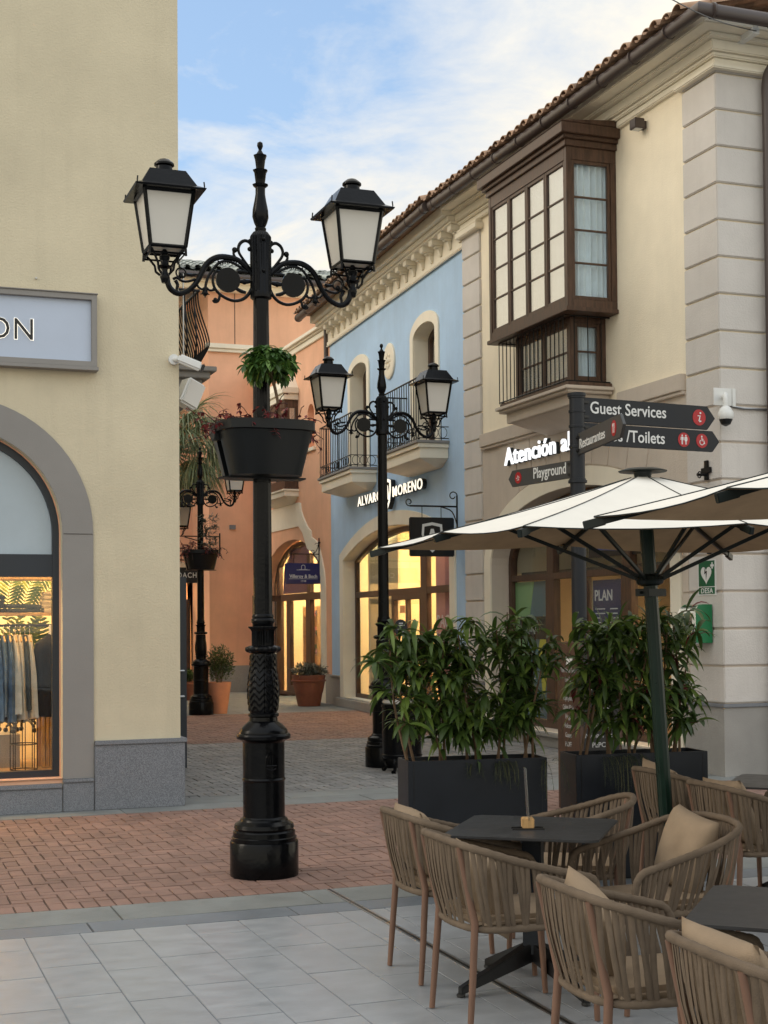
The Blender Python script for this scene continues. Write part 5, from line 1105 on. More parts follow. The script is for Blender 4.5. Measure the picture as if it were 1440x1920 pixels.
def twigs(cx, cy, z, n, spread, label, seed, sc=1.):
    r_ = random.Random(seed); m = MB(); lf = MB(); t = thing('trailing_plant', (cx, cy, z), label, 'plant', 'withered trailing plants in the lamp planters')
    for k in range(n):
        a = r_.uniform(0, 2*PI); rr = r_.uniform(.35, 1.0); p = Vector((cx+spread*rr*math.cos(a), cy+.24*sc*rr*math.sin(a), z)); d = Vector((math.cos(a)*.8, math.sin(a)*.5, r_.uniform(.1, 1.2))).normalized(); pts = [p.copy()]
        for q in range(r_.randint(6, 13)):
            d = (d+Vector((r_.uniform(-.5, .5), r_.uniform(-.4, .4), r_.uniform(-.45, .25)))).normalized(); p = p+d*.026*sc; pts.append(p.copy())
            if r_.random() < .38:
                for _ in range(2): leaf(lf, p, (r_.uniform(-1, 1), r_.uniform(-1, 1), r_.uniform(-.8, .4)), .042*sc, .026*sc, .3, seg=2)
        m.tube(pts, .0028*sc, 4)
    m.build('stem', 'dry', t); lf.build('foliage', 'leafred', t, recalc=False)
twigs(LX, LY, zt0-.03, 74, .30, 'withered dark red trailing plant spilling over the nearest lamp planter', 5)
twigs(6.10, 26.35, zt3-.03, 60, .30, 'withered trailing plant in the farthest lamp planter', 9, 1.3)
# umbrella plant (little tree) in the nearest planter
sc_ = thing('umbrella_tree', (LX+.10, LY-.16, zt0-.04), 'small umbrella tree with a round crown of glossy leaves in the lamp planter', 'plant')
c0 = Vector((onY(503, 690, LY-.2).x, LY-.20, onY(503, 684, LY-.2).z)); b0 = Vector((LX+.085, LY-.20, zt0-.05))
m = MB().tube(smooth_path([b0, b0*.6+c0*.4+Vector((.012, 0, 0)), b0*.15+c0*.85+Vector((.01, 0, 0)), c0+Vector((-.01, 0, .02))], 4), .011, 8)
for k in range(7): a = k*.9; m.tube([c0+Vector((0, 0, -.07+.015*k)), c0+Vector((.09*math.cos(a), .09*math.sin(a), .03*math.sin(k)))], .005, 5)
m.build('trunk', 'bark', sc_, smooth=True)
r_ = random.Random(12); lf = MB(); lb_ = MB()
for k in range(120):
    d = Vector((r_.gauss(0, 1), r_.gauss(0, 1), r_.gauss(.1, .8))).normalized(); rr = r_.uniform(.5, 1.0); p = c0+Vector((d.x*.20*rr, d.y*.17*rr, d.z*.125*rr))
    if d.z < -.45 and abs(d.x) < .25: continue
    mm = lb_ if (d.z < -.15 and r_.random() < .7) else lf
    up = (d+Vector((0, 0, .5))).normalized(); t1 = up.orthogonal().normalized(); t2 = up.cross(t1); n = r_.choice((6, 7, 8)); a0 = r_.uniform(0, 6)
    for i in range(n): a = a0+2*PI*i/n; leaf(mm, p, (t1*math.cos(a)+t2*math.sin(a)+up*.25), r_.uniform(.065, .095), .034, .35, seg=3)
lf.build('foliage', 'leafmid', sc_, recalc=False); lb_.build('young_foliage', 'leafbright', sc_, recalc=False)
u3 = MB(); r_ = random.Random(8)
for k in range(70):
    p = Vector((6.10+.02+r_.uniform(-.10, .22), 26.1, zt3+r_.uniform(0, .62))); 
    for i in range(5): leaf(u3, p, (r_.uniform(-1, 1), r_.uniform(-1, 1), r_.uniform(0, 1)), .11, .03, .5, seg=3)
u3.build('small_shrub', 'leafgrey', label='thin grey green shrub in the farthest lamp planter', category='plant', recalc=False)
# little round plaque on the middle lamp
lp = thing('round_plaque', (5.99, 15.62, 1.5), 'small dark shield shaped plaque on the middle lamp post', 'plaque')
pc = onY(751, 1177, 15.7); MB().prism([[(pc.x+.085*math.sin(a)*1.0, pc.z+.10*math.cos(a)) for a in [2*PI*k/20 for k in range(20)]]], 'Y', 15.69, 15.705).build('plate', 'sign', lp)
q = MB()
for k, ww in enumerate((.05, .09, .0, .08, .06)): q.box((pc.x-ww/2, 15.686, pc.z+.05-.025*k), (pc.x+ww/2+.001, 15.6895, pc.z+.058-.025*k))
q.build('plaque_line', 'letter', lp); MB().tube([(pc.x, 15.70, pc.z), (5.94, 15.80, pc.z)], .008).build('bracket', 'ironm', lp)

# ------------------------------------------------------------------ litter bin
bn = thing('litter_bin', (5.878, 15.26, 0), 'black round litter bin with a domed lid beside the middle lamp', 'bin')
bc = (5.878, 15.26, 0)
MB().lathe(bc, [(.22, .16), (.23, .18), (.235, .19), (.235, .20), (.225, .21), (.225, .74), (.235, .745), (.235, .775), (.225, .78)], 36).build('body', 'iron', bn, smooth=True)
MB().lathe(bc, [(.215, .785), (.222, .80), (.205, .825), (.2, .83)], 30, cap=False, rf=lambda a, z: 1+.02*math.sin(a*17)).build('bag_edge', 'frost', bn, smooth=True)
MB().lathe(bc, [(.235, .88), (.24, .89), (.235, .915), (.18, .96), (.09, .985), (.01, .995)], 36).build('lid', 'iron', bn, smooth=True)
for k in range(4):
    a = PI/4+PI/2*k; x_, y_ = bc[0]+.21*math.cos(a), bc[1]+.21*math.sin(a)
    MB().tube([(x_, y_, .775), (x_, y_, .89)], .012).build('lid_post', 'iron', bn)
    MB().tube(smooth_path([(x_-.04*math.cos(a), y_-.04*math.sin(a), .20), (x_+.01*math.cos(a), y_+.01*math.sin(a), .12), (x_-.01*math.cos(a), y_-.01*math.sin(a), .05), (x_+.03*math.cos(a), y_+.03*math.sin(a), .01)], 4), [.022]*9+[.018, .02, .026, .03], 8).build('foot', 'iron', bn, smooth=True)

# ------------------------------------------------------------------ terracotta pots
def pot(name, c, prof, m, label, cat='pot', rim=True):
    t = thing(name, (c[0], c[1], 0), label, cat, 'terracotta pots along the street'); MB().lathe((c[0], c[1], 0), prof, 36).build('pot_body', m, t, smooth=True, ang=30)
    z = prof[-1][1]; MB().lathe((c[0], c[1], 0), [(prof[-1][0]*.9, z-.045), (prof[-1][0]*.5, z-.03), (.01, z-.025)], 24, cap=False).build('soil', 'soil', t); return t
c = onZ(411, 1338); PT = (c.x, c.y)
pot('plant_pot', PT, [(.145, 0), (.150, .01), (.235, .60), (.225, .60), (.215, .56)], 'terralight', 'tall pale terracotta pot with a green bush beside the farthest lamp')
c = onZ(582, 1324); PU = (c.x, c.y+.1)
pot('plant_pot', PU, [(.23, 0), (.235, .02), (.285, .27), (.292, .28), (.295, .29), (.335, .50), (.360, .51), (.365, .53), (.335, .545), (.350, .62), (.345, .64), (.31, .64), (.30, .58)], 'terra', 'wide brown terracotta pot in front of the orange and blue walls')
c = onZ(353, 1313); PV = (c.x, c.y)
pot('plant_pot', PV, [(.14, 0), (.20, .35), (.22, .36), (.22, .42), (.19, .42)], 'terra', 'small terracotta pot half hidden by the glass door')
def bush(name, c, rx, rz, n, ll, lw, m, label, seed, stems=8, droop=.3, flat_=False):
    r_ = random.Random(seed); t = thing(name, (c[0], c[1], c[2]), label, 'plant'); st = MB(); lf = MB(); base = Vector(c)
    for k in range(stems):
        a = 2*PI*k/stems; tip = base+Vector((rx*.6*math.cos(a), rx*.6*math.sin(a), rz*1.5*r_.uniform(.7, 1))); st.tube(smooth_path([base+Vector((.04*math.cos(a), .04*math.sin(a), 0)), base*.5+tip*.5+Vector((0, 0, .05)), tip], 3), .006, 5)
    for k in range(n):
        while True:
            v = Vector((r_.uniform(-1, 1), r_.uniform(-1, 1), r_.uniform(-1, 1)))
            if v.length < 1: break
        l_ = v.length; v = v*(.55+.45*l_) ; bump_ = .85+.25*noise.noise(v*2.2+Vector((seed, 0, 0)))
        p = base+Vector((v.x*rx*bump_, v.y*rx*bump_, rz+v.z*rz*bump_)); d = Vector((v.x*.8+r_.uniform(-.4, .4), v.y*.8+r_.uniform(-.4, .4), r_.uniform(-.2, .9)))
        leaf(lf, p, d, ll*r_.uniform(.7, 1.25), lw, droop, r_.uniform(-1, 1), seg=2)
    st.build('stem', 'bark', t); lf.build('foliage', m, t, recalc=False); return t
bush('bush', (PT[0], PT[1], .55), .33, .40, 2600, .055, .018, 'leafbush', 'fine leaved green bush in the tall pale terracotta pot', 3)
bush('flowering_plant', (PU[0], PU[1], .55), .42, .17, 1500, .08, .026, 'leafgrey', 'low grey green plant filling the wide brown terracotta pot', 4)
bush('small_plant', (PV[0], PV[1], .38), .24, .16, 600, .08, .03, 'leafbush', 'small dark plant in the half hidden terracotta pot', 6)
gm = MB()
for k in range(7): leaf(gm, (PU[0]+.22, PU[1]-.05, .6), (.25+.06*k-.2, -.1, 1), .62-.05*k, .014, .12, seg=6)
gm.build('grass_tuft', 'leafgrey', label='tall thin grass blades rising from the wide brown pot', category='plant', recalc=False)

# ------------------------------------------------------------------ palm at the far left
pc = onY(322, 850, 31.0); pt = thing('palm_tree', (pc.x, 31.0, 0), 'palm tree with long drooping grey green fronds behind the farthest lamp', 'palm tree')
MB().lathe((pc.x, 31.0, 0), [(.22, 0), (.17, .5), (.15, 2), (.14, pc.z-.2), (.2, pc.z), (.15, pc.z+.15)], 20, rf=lambda a, z: 1+.06*math.sin(z*38)).build('trunk', 'bark', pt, smooth=True)
r_ = random.Random(21); pf = MB()
for k in range(70):
    a = 2*PI*k/54*5.3+r_.uniform(-.3, .3); el = r_.uniform(-.45, 1.25); L_ = r_.uniform(1.35, 1.95)*(1 if el > 0 else .9)
    d = Vector((math.cos(a)*math.cos(el), math.sin(a)*math.cos(el), math.sin(el))); p = Vector((pc.x, 31.0, pc.z)); pts = []
    n = 7
    for q in range(n+1):
        pts.append(p.copy()); p = p+d*(L_*.55/n); d = (d-ZUP*.055).normalized()
    pf.tube(pts, [.012]*n+[.006], 4)
    sd_ = d.cross(ZUP).normalized(); up = sd_.cross(d)
    for i in range(22):
        b_ = (i/21-.5)*2.5; dd = d*math.cos(b_)+sd_*math.sin(b_)+up*.12; leaf(pf, pts[-1], dd, L_*.62*r_.uniform(.8, 1.1), .034, .95+.4*abs(b_), seg=5, fold=.4)
pf.build('crown', 'leafpalm', pt, recalc=False)

# ------------------------------------------------------------------ signpost
SX, SY = 6.30, 11.74; dS = (Vector((SX, SY, 0)).dot(F0))
def zof(py, px=1086): return onY(px, py, SY).z
sp_ = thing('signpost', (SX, SY, 0), 'slate grey signpost with four pointed direction boards in white lettering', 'signpost')
ztop = zof(738)
MB().lathe((SX, SY, 0), [(.095, 0), (.095, .03), (.070, .04), (.070, 2.9), (.070, ztop-.03), (.086, ztop-.028), (.086, ztop), (.07, ztop+.004)], 32).build('post', 'sign', sp_, smooth=True, ang=30)
cl_ = MB()
for py in (900, 772, 800, 838, 745): cl_.lathe((SX, SY, zof(py)), [(.070, -.013), (.078, -.011), (.078, .011), (.070, .013)], 32)
cl_.lathe((SX, SY, zof(902)), [(.07, -.02), (.088, -.018), (.088, .006), (.07, .008)], 32); cl_.build('collar', 'sign', sp_, smooth=True, ang=30)
def finger(d, L_, z0, z1, words, wsize, wx, badges, flip=False, face='sign', off=.072, bp=()):
    d = Vector(d).normalized(); M = frame3(Vector((SX, SY, 0)), d, (0, 0, 1))   # local x along, y up, z towards viewer
    zn = (M.to_3x3()@Vector((0, 0, 1))).dot(CC-Vector((SX, SY, CAM_H))); s_ = 1 if zn > 0 else -1
    h = z1-z0; pl_ = MB().prism([[(off, z0), (L_-h*.42, z0), (L_, (z0+z1)/2), (L_-h*.42, z1), (off, z1)]], 'Z', -.014, .014).place(M).build('direction_board', face, sp_, bevel=.003)
    bo = MB()
    for q in (.2, .8): bo.box((off-.03, z0+h*q-.012, -.03), (off+.05, z0+h*q+.012, .03))
    bo.place(M).build('clip', 'black', pl_, bevel=.003)
    for w_, x_, y_, width in words:
        t_ = fit_text(w_, wsize*.72, width, .0015, .010)
        if s_ > 0: TM_ = frame3(M@Vector((x_, z0+y_, .017)), d, (0, 0, 1))
        else: TM_ = frame3(M@Vector((x_, z0+y_, -.017)), -d, (0, 0, 1))
        t_.place(TM_).build('lettering', 'letter', pl_)
    for x_, kind in badges:
        zc = (z0+z1)/2; RR = h*.34; nz_ = .0155*s_
        MB().lathe((x_, zc, nz_), [(RR, -.002), (RR, .002)], 32).place(M).build('badge', 'red', pl_)
        g = MB(); o_ = nz_+.0035*s_; rr = RR/.34
        def B(a, b, c, e): g.box((x_+a*RR*s_, zc+b*RR, o_-.0012), (x_+c*RR*s_, zc+e*RR, o_+.0012))
        def D(a, b, r): g.lathe((x_+a*RR*s_, zc+b*RR, o_), [(r*RR, -.001), (r*RR, .001)], 14)
        def T(pts, r): g.tube([(x_+a*RR*s_, zc+b*RR, o_) for a, b in pts], r*RR, 5, flat=.5)
        if kind == 'i': D(.18, .55, .13); T([(-.25, .18), (.12, .22), (-.05, -.45), (.0, -.55), (.28, -.45)], .09)
        elif kind == 'wc':
            for cx_, w_ in ((-.32, 0), (.32, 1)): D(cx_, .58, .12); B(cx_-.13, -.1, cx_+.13, .42); B(cx_-.10, -.65, cx_-.02, -.1); B(cx_+.02, -.65, cx_+.10, -.1); T([(cx_-.19, .38), (cx_-.24, -.05)], .05); T([(cx_+.19, .38), (cx_+.24, -.05)], .05)
            g.prism([[(x_+s_*.10*RR, zc-.2*RR), (x_+s_*.54*RR, zc-.2*RR), (x_+s_*.38*RR, zc+.3*RR), (x_+s_*.26*RR, zc+.3*RR)]], 'Z', o_-.001, o_+.0011)
        elif kind == 'access': D(-.05, .60, .12); T([(-.05, .45), (-.02, .0), (.32, .0), (.45, -.45)], .07); T([(-.03, .22), (.25, .22)], .05); g.tube([(x_+s_*(-.05+.36*math.cos(a))*RR, zc+(-.22+.36*math.sin(a))*RR, o_) for a in [2.2+.33*q for q in range(13)]], .055*RR, 5)
        elif kind == 'food': T([(-.22, -.6), (-.22, .6)], .06); T([(-.36, .6), (-.36, .25), (-.08, .25), (-.08, .6)], .04); T([(.25, -.6), (.25, .6)], .08); B(.18, .0, .38, .6)
        elif kind == 'swing': T([(-.6, .0), (-.3, -.2), (-.1, .45), (.1, -.35), (.3, .3), (.5, -.1)], .06); T([(-.35, -.4), (.4, -.4)], .05)
        g.place(M).build('pictogram', 'letter', pl_)
    return pl_
dg = Vector((math.cos(R(6)), math.sin(R(6)), 0))
za, zb_ = zof(790, 1100), zof(743, 1100)
finger(dg, 1.62, zof(791, 1100), zof(745, 1100), [('Guest Services', .14, .085, .88)], .155, 0, [(1.42, 'i')])
finger(dg, 1.67, zof(834, 1100), zof(793, 1100), [('Aseos /Toilets', .14, .05, .86)], .155, 0, [(1.23, 'wc'), (1.45, 'access')])
ra = R(8.3); dr_ = -F0*math.cos(ra)+R0*math.sin(ra)
finger(dr_, 1.42, zof(855, 1088), zof(815, 1088), [('Restaurantes', .14, .05, .78)], .125, 0, [(1.17, 'food')], face='signgrey')
pa = R(28.3); dp = F0*math.cos(pa)-R0*math.sin(pa)
finger(dp, 1.15, zof(894, 1070), zof(861, 1070), [('Playground', .70, .05, .54)], .145, 0, [(.97, 'swing')], face='signgrey')
# ------------------------------------------------------------------ planters with tall leafy shrubs
def planter_box(a, b, c, H, label):        # front-left, front-right, back-left corners on the ground
    a, b, c = Vector(a), Vector(b), Vector(c); ux = (b-a).normalized(); L_ = (b-a).length; D_b = .30; uy = Vector((-ux.y, ux.x, 0))
    M = Matrix(((ux.x, uy.x, 0, a.x), (ux.y, uy.y, 0, a.y), (0, 0, 1, 0), (0, 0, 0, 1)))
    t = thing('planter_box', tuple(M@Vector((L_/2, D_b/2, 0))), label, 'planter', 'long charcoal planters along the terrace')
    m = MB().prism([rect(0, 0, L_, D_b), rect(.018, .018, L_-.018, D_b-.018)], 'Z', .012, H).box((.02, .02, 0), (L_-.02, D_b-.02, .10)); m.place(M).build('box', 'planter', t, bevel=.003)
    MB().box((.018, .018, H-.12), (L_-.018, D_b-.018, H-.05)).place(M).build('soil', 'soil', t)
    se = MB().box((.035, -.0015, .02), (.038, .0, H-.01)).box((L_-.038, -.0015, .02), (L_-.035, .0, H-.01)).place(M).build('seam', 'black', t)
    return M, L_
HB = .83
M1, LL1 = planter_box((3.295, 8.447, 0), (4.215, 8.318, 0), None or (3.27, 8.69, 0), HB, 'left charcoal planter box with leafy shrubs behind the near table')
M2, LL2 = planter_box((4.453, 8.369, 0), (5.393, 8.257, 0), (4.42, 8.55, 0), HB, 'right charcoal planter box with leafy shrubs behind the parasol pole')
def shrub(M, x, y, ztop, seed, n, lean, label, red=0, low=.16):
    r_ = random.Random(seed); b = M@Vector((x, y, HB-.06)); t = thing('leafy_shrub', tuple(b), label, 'plant', 'leafy shrubs in the charcoal planters')
    st = MB(); lf = MB(); lr = MB(); stems = []
    for s in range(3):
        tip = M@Vector((x+lean+r_.uniform(-.17, .17), y+r_.uniform(-.10, .10), 0)); tip.z = ztop*r_.uniform(.90, 1.0)-.03
        b2 = b+Vector((r_.uniform(-.05, .05), r_.uniform(-.04, .04), 0)); mid = b2*.5+tip*.5+Vector((r_.uniform(-.05, .05), r_.uniform(-.03, .03), 0))
        P_ = smooth_path([b2, mid, tip], 8); st.tube(P_, [.0115-.008*i/(len(P_)-1) for i in range(len(P_))], 6); stems.append(P_)
        for k in range(5):       # side shoots
            i = r_.randint(4, len(P_)-2); p = P_[i]; a = r_.uniform(0, 2*PI); q = p+Vector((.17*math.cos(a), .12*math.sin(a), r_.uniform(.02, .10))); br = smooth_path([p, p*.5+q*.5+Vector((0, 0, .02)), q], 4); st.tube(br, .003, 4); stems.append(br)
    for k in range(n):
        P_ = r_.choice(stems); q = r_.random()**.75; i = min(len(P_)-1, int((low+(1-low)*q)*(len(P_)-1)+.5)) if P_[0] != P_[-1] else 0
        p = P_[i]; a = r_.uniform(0, 2*PI); el = r_.uniform(-.5, .9)
        if r_.random() < .10: el = 1.2
        d = Vector((math.cos(a)*math.cos(el), math.sin(a)*math.cos(el)*.8, math.sin(el)))
        tgt = lr if r_.random() < red else lf
        leaf(tgt, p, d, r_.uniform(.12, .22), r_.uniform(.028, .048), r_.uniform(.7, 1.6), r_.uniform(-.7, .7), seg=5, fold=.3)
    st.build('stem', 'bark', t, smooth=True); lf.build('foliage', 'leaf', t, recalc=False, smooth=True)
    if lr.v: lr.build('red_shoot', 'leafred', t, recalc=False, smooth=True)
pos = ['leftmost', 'second from the left', 'middle', 'second from the right', 'rightmost']
for k, (x, z, n, le) in enumerate([(.06, 1.72, 300, -.12), (.26, 1.80, 340, -.04), (.46, 1.82, 340, .0), (.66, 1.84, 340, .04), (.86, 1.80, 300, .06)]):
    shrub(M1, x, .15, z, 30+k, n, le, pos[k]+' of the five leafy shrubs in the left charcoal planter', red=.012 if k == 4 else 0, low=.40 if k == 0 else .16)
for k, (x, z, n, le) in enumerate([(.10, 1.72, 240, .02), (.27, 1.82, 300, .0), (.45, 1.80, 290, .0), (.62, 1.82, 260, .0), (.78, 1.80, 250, -.02)]):
    shrub(M2, x, .15, z, 50+k, n, le, pos[k]+' of the five leafy shrubs in the right charcoal planter', red=.02)
def fern(M, spots, seed, label):
    r_ = random.Random(seed); m = MB()
    for x, n, ln in spots:
        for k in range(n):
            p = M@Vector((x+r_.uniform(-.06, .06), r_.uniform(.0, .04), HB-.02)); d = (M.to_3x3()@Vector((r_.uniform(-.5, .5), -1, r_.uniform(.3, 1.2)))).normalized(); L_ = ln*r_.uniform(.6, 1.1); pts = []
            for q in range(11): pts.append(p.copy()); d = (d+Vector((0, 0, -.38))).normalized(); p = p+d*L_/11
            m.tube(pts, .0011, 3)
            for q in range(2, 11):
                for _ in range(5): leaf(m, pts[q], (r_.uniform(-1, 1), r_.uniform(-1, 1), r_.uniform(-.9, .3)), .034, .0022, .3, seg=1)
    m.build('trailing_fern', 'fern', label=label, category='plant', recalc=False)
fern(M1, [(.42, 5, .14), (.62, 8, .20), (.66, 7, .24), (.93, 7, .34)], 3, 'wispy fern hanging over the front of the left charcoal planter')
fern(M2, [(.24, 10, .30), (.34, 13, .50), (.42, 9, .40), (.62, 3, .25)], 4, 'long wispy fern hanging over the front of the right charcoal planter')

# ------------------------------------------------------------------ directory totem behind the planters
tx, ty = 6.0, 11.2; ty1 = onX(1045, 1300, tx).y; tx1 = onY(1165, 1300, ty).x; tz = onY(1082, 1205, ty).z
tm = thing('directory_totem', ((tx+tx1)/2, (ty+ty1)/2, 0), 'dark brown directory totem with white store names behind the planters', 'totem')
MB().box((tx, ty, .02), (tx1, ty1, tz)).build('body', 'wood', tm, bevel=.004)
MB().box((tx+.04, ty-.004, .1), (tx1-.03, ty-.0005, tz-.04)).build('dark_panel', 'black', tm)
for k, w_ in enumerate(['The North Face', 'Levi\'s', 'Puma', 'Pepe Jeans', 'Calvin Klein', 'Hugo', 'Volcom', 'Guess', 'HOFF']):
    text_mb(w_, .062, .001, .012, 'CENTER').place(scaled(frame3((tx-.002, (ty+ty1)/2, tz-.27-.083*k), (0, -1, 0), (0, 0, 1)), .80 if len(w_) < 9 else .68)).build('lettering', 'letterdim', tm)
for k, w_ in enumerate(['TOMMY', 'NIKE', 'GUESS', 'GANT', 'DESIGUAL', 'Michael Kors', 'PEPCO']):
    text_mb(w_, .062, .001, .014, 'CENTER').place(frame3(((tx+tx1)/2, ty-.006, tz-.42-.085*k), (1, 0, 0), (0, 0, 1))).build('lettering', 'letterdim', tm)
MB().box((tx-.003, ty+.12, tz-.20), (tx-.0005, ty+.24, tz-.13)).build('pictogram', 'letter', tm)

# ------------------------------------------------------------------ parasols
GP = 'white canvas parasols over the terrace'
def parasol(c, base, hx, hy, zr, zh, label):
    t = thing('parasol', (base[0], base[1], 0), label, 'parasol', GP); c = Vector(c); hub = Vector((c.x, c.y, zh))
    per = [(-1, -1), (0, -1), (1, -1), (1, 0), (1, 1), (0, 1), (-1, 1), (-1, 0)]
    tips = [Vector((c.x+hx*a, c.y+hy*b, zr+(.0 if a and b else .035))) for a, b in per]
    def pt(i, q, s):      # i: panel, q: radius fraction, s: along panel
        a, b = tips[i], tips[(i+1) % 8]; e = a*(1-s)+b*s; p = hub*(1-q)+e*q; ds = abs(s-.5)*2
        return p-ZUP*(.022*q*(1-ds**2)+.02*math.sin(PI*q))*.9+Vector((c.x-p.x, c.y-p.y, 0))*.022*q*q*(1-ds**2)
    m = MB(); ml = MB(); vs = []; nq, ns = 8, 6
    for i in range(8):
        o = len(m.v); vs = [pt(i, .05+.95*q/nq, s/ns) for q in range(nq+1) for s in range(ns+1)]
        W = ns+1; n = len(vs); vs += [p-ZUP*.003 for p in vs]; fs = []; lo = []
        for q in range(nq):
            for s in range(ns): a = q*W+s; fs.append((a, a+1, a+W+1, a+W)); lo.append((a, a+W, a+W+1, a+1))
        for s in range(ns): a = nq*W+s; fs.append((a, a+1, n+a+1, n+a))
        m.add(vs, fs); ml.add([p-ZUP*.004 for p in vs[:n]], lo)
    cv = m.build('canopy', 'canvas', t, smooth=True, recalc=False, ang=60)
    ml.build('canopy_underside_shade', 'canvas_shade', cv, smooth=True, recalc=False, ang=60)  # same canvas from below, its shade painted as a separate tan sheet
    sm = MB()
    for i in range(8): sm.tube([pt(i, .06+.94*q/8, 0)+ZUP*.002 for q in range(9)], .0032, 4)
    for i in range(8): sm.tube([pt(i, 1, s/6) for s in range(7)], .003, 4)
    sm.build('seam', 'ribdark', cv)
    MB().lathe(hub, [(.14, .012), (.145, .018), (.10, .032), (.03, .038), (.005, .04)], 32).lathe(hub, [(.05, -.02), (.055, .012)], 16).build('cap', 'ribdark', t, smooth=True)
    low = Vector((base[0], base[1], 0))+(hub-Vector((base[0], base[1], 0)))*((zr-.255)/zh)
    for i, e in enumerate(tips):
        r0, r1 = hub*.96+e*.04-ZUP*.035, e-ZUP*.022; d = (r1-r0).normalized(); s = d.cross(ZUP).normalized(); u = s.cross(d); L_ = (r1-r0).length+.02; Mq = Matrix((d, s, u)).transposed()
        rb = MB().obox(r0+d*L_/2-u*.008, (L_, .018, .028), Mq).obox(r1+d*.0-u*.006, (.10, .026, .040), Mq).build('rib', 'ribdark', t, bevel=.003)
        k = hub*.45+e*.55-ZUP*.045; q = low+(k-low).normalized()*.05
        d = (k-q).normalized(); s = d.cross(ZUP).normalized(); u = s.cross(d); Mq = Matrix((d, s, u)).transposed(); L_ = (k-q).length
        MB().obox((k+q)/2, (L_, .016, .022), Mq).build('strut', 'ribdark', rb, bevel=.002)
    bt, tp = Vector((base[0], base[1], 0)), hub-ZUP*.02; d = (tp-bt).normalized(); Mz = d.to_track_quat('Z', 'Y').to_matrix(); L_ = (tp-bt).length
    MB().lathe(bt, [(.040, .02), (.040, L_)], 40, rf=lambda a, z: 1+.045*math.cos(a*10), M=Mz).build('pole', 'greenpole', t, smooth=True, ang=60)
    hg = MB().lathe(low, [(.045, -.01), (.075, .0), (.085, .02), (.075, .05), (.05, .06)], 24, M=Mz).obox(low-d*.05, (.17, .10, .045), Matrix.Rotation(.35, 3, 'Z')).obox(low-d*.05, (.22, .016, .016), Matrix.Rotation(.35, 3, 'Z'))
    hg.build('runner', 'ribdark', t, bevel=.003)
    MB().lathe((base[0], base[1], 0), [(.30, 0), (.30, .05), (.06, .06), (.055, .25), (.045, .26)], 24).build('base', 'planter', t, smooth=True, ang=30)
    return t
parasol((4.38, 7.35, 0), (4.51, 7.30), 1.30, 1.045, 2.185, 2.585, 'white parasol on a leaning dark green pole behind the tables, seen whole')
parasol((4.42, 4.62, 0), (4.42, 4.62), 1.30, 1.045, 2.185, 2.585, 'nearer white parasol reaching into the right side of the picture')

# ------------------------------------------------------------------ tables
GT = 'square charcoal terrace tables'
def table(loc, rz, label, first=None):
    if first: return dup(first, loc, rz, label)
    t = thing('cafe_table', (0, 0, 0), label, 'table', GT); h = .36
    c = .035; oc_ = [(-h+c, -h), (h-c, -h), (h, -h+c), (h, h-c), (h-c, h), (-h+c, h), (-h, h-c), (-h, -h+c)]
    MB().prism([oc_], 'Z', .733, .745).build('table_top', 'table', t, bevel=.003)
    MB().box((-.16, -.16, .722), (.16, .16, .7325)).build('top_plate', 'black', t)
    MB().box((-.045, -.045, .15), (.045, .045, .7215)).build('column', 'planter', t, bevel=.006)
    for k in range(4):
        a = PI/2*k+PI/4; q = Matrix.Rotation(a, 3, 'Z'); m = MB()
        m.add([q@Vector(p) for p in [(.02, -.028, .12), (.02, .028, .12), (.02, .028, .21), (.02, -.028, .21), (.41, -.018, .012), (.41, .018, .012), (.41, .018, .045), (.41, -.018, .045)]], [(0, 3, 2, 1), (4, 5, 6, 7), (0, 1, 5, 4), (1, 2, 6, 5), (2, 3, 7, 6), (3, 0, 4, 7)])
        m.lathe(q@Vector((.405, 0, 0)), [(.018, 0), (.022, .004), (.020, .016)], 12); m.build('foot', 'black', t, bevel=.004)
    t.location = loc; t.rotation_euler = (0, 0, rz); return t
T1 = table((3.0, 6.08, 0), R(53), 'square charcoal table with the menu holder on it, between the near chairs')
T2 = table((2.99, 4.0, 0), R(48), 'empty square charcoal table at the right edge of the picture', T1)
T3 = table((5.24, 7.12, 0), R(46), 'charcoal table farthest back, by the corner wall at the right', T1)
mh = thing('menu_holder', (2.95, 6.03, .745), 'small wooden block holding a clear upright menu card on the near table', 'menu holder')
q = Matrix.Rotation(R(-20), 3, 'Z'); o = Vector((2.95, 6.03, .745))
MB().obox(o+Vector((0, 0, .030)), (.055, .075, .045), q).build('block', 'woodlight', mh, bevel=.003)
MB().obox(o+q@Vector((0, .02, .004)), (.15, .012, .008), q).obox(o+q@Vector((0, -.035, .004)), (.15, .012, .008), q).build('runner', 'black', mh)
qq = q@Matrix.Rotation(R(-3), 3, 'Y'); MB().obox(o+Vector((-.004, 0, .165)), (.005, .085, .24), qq).build('menu_card', glass_mat('acrylic', (.62, .66, .66), .25, .25), mh)

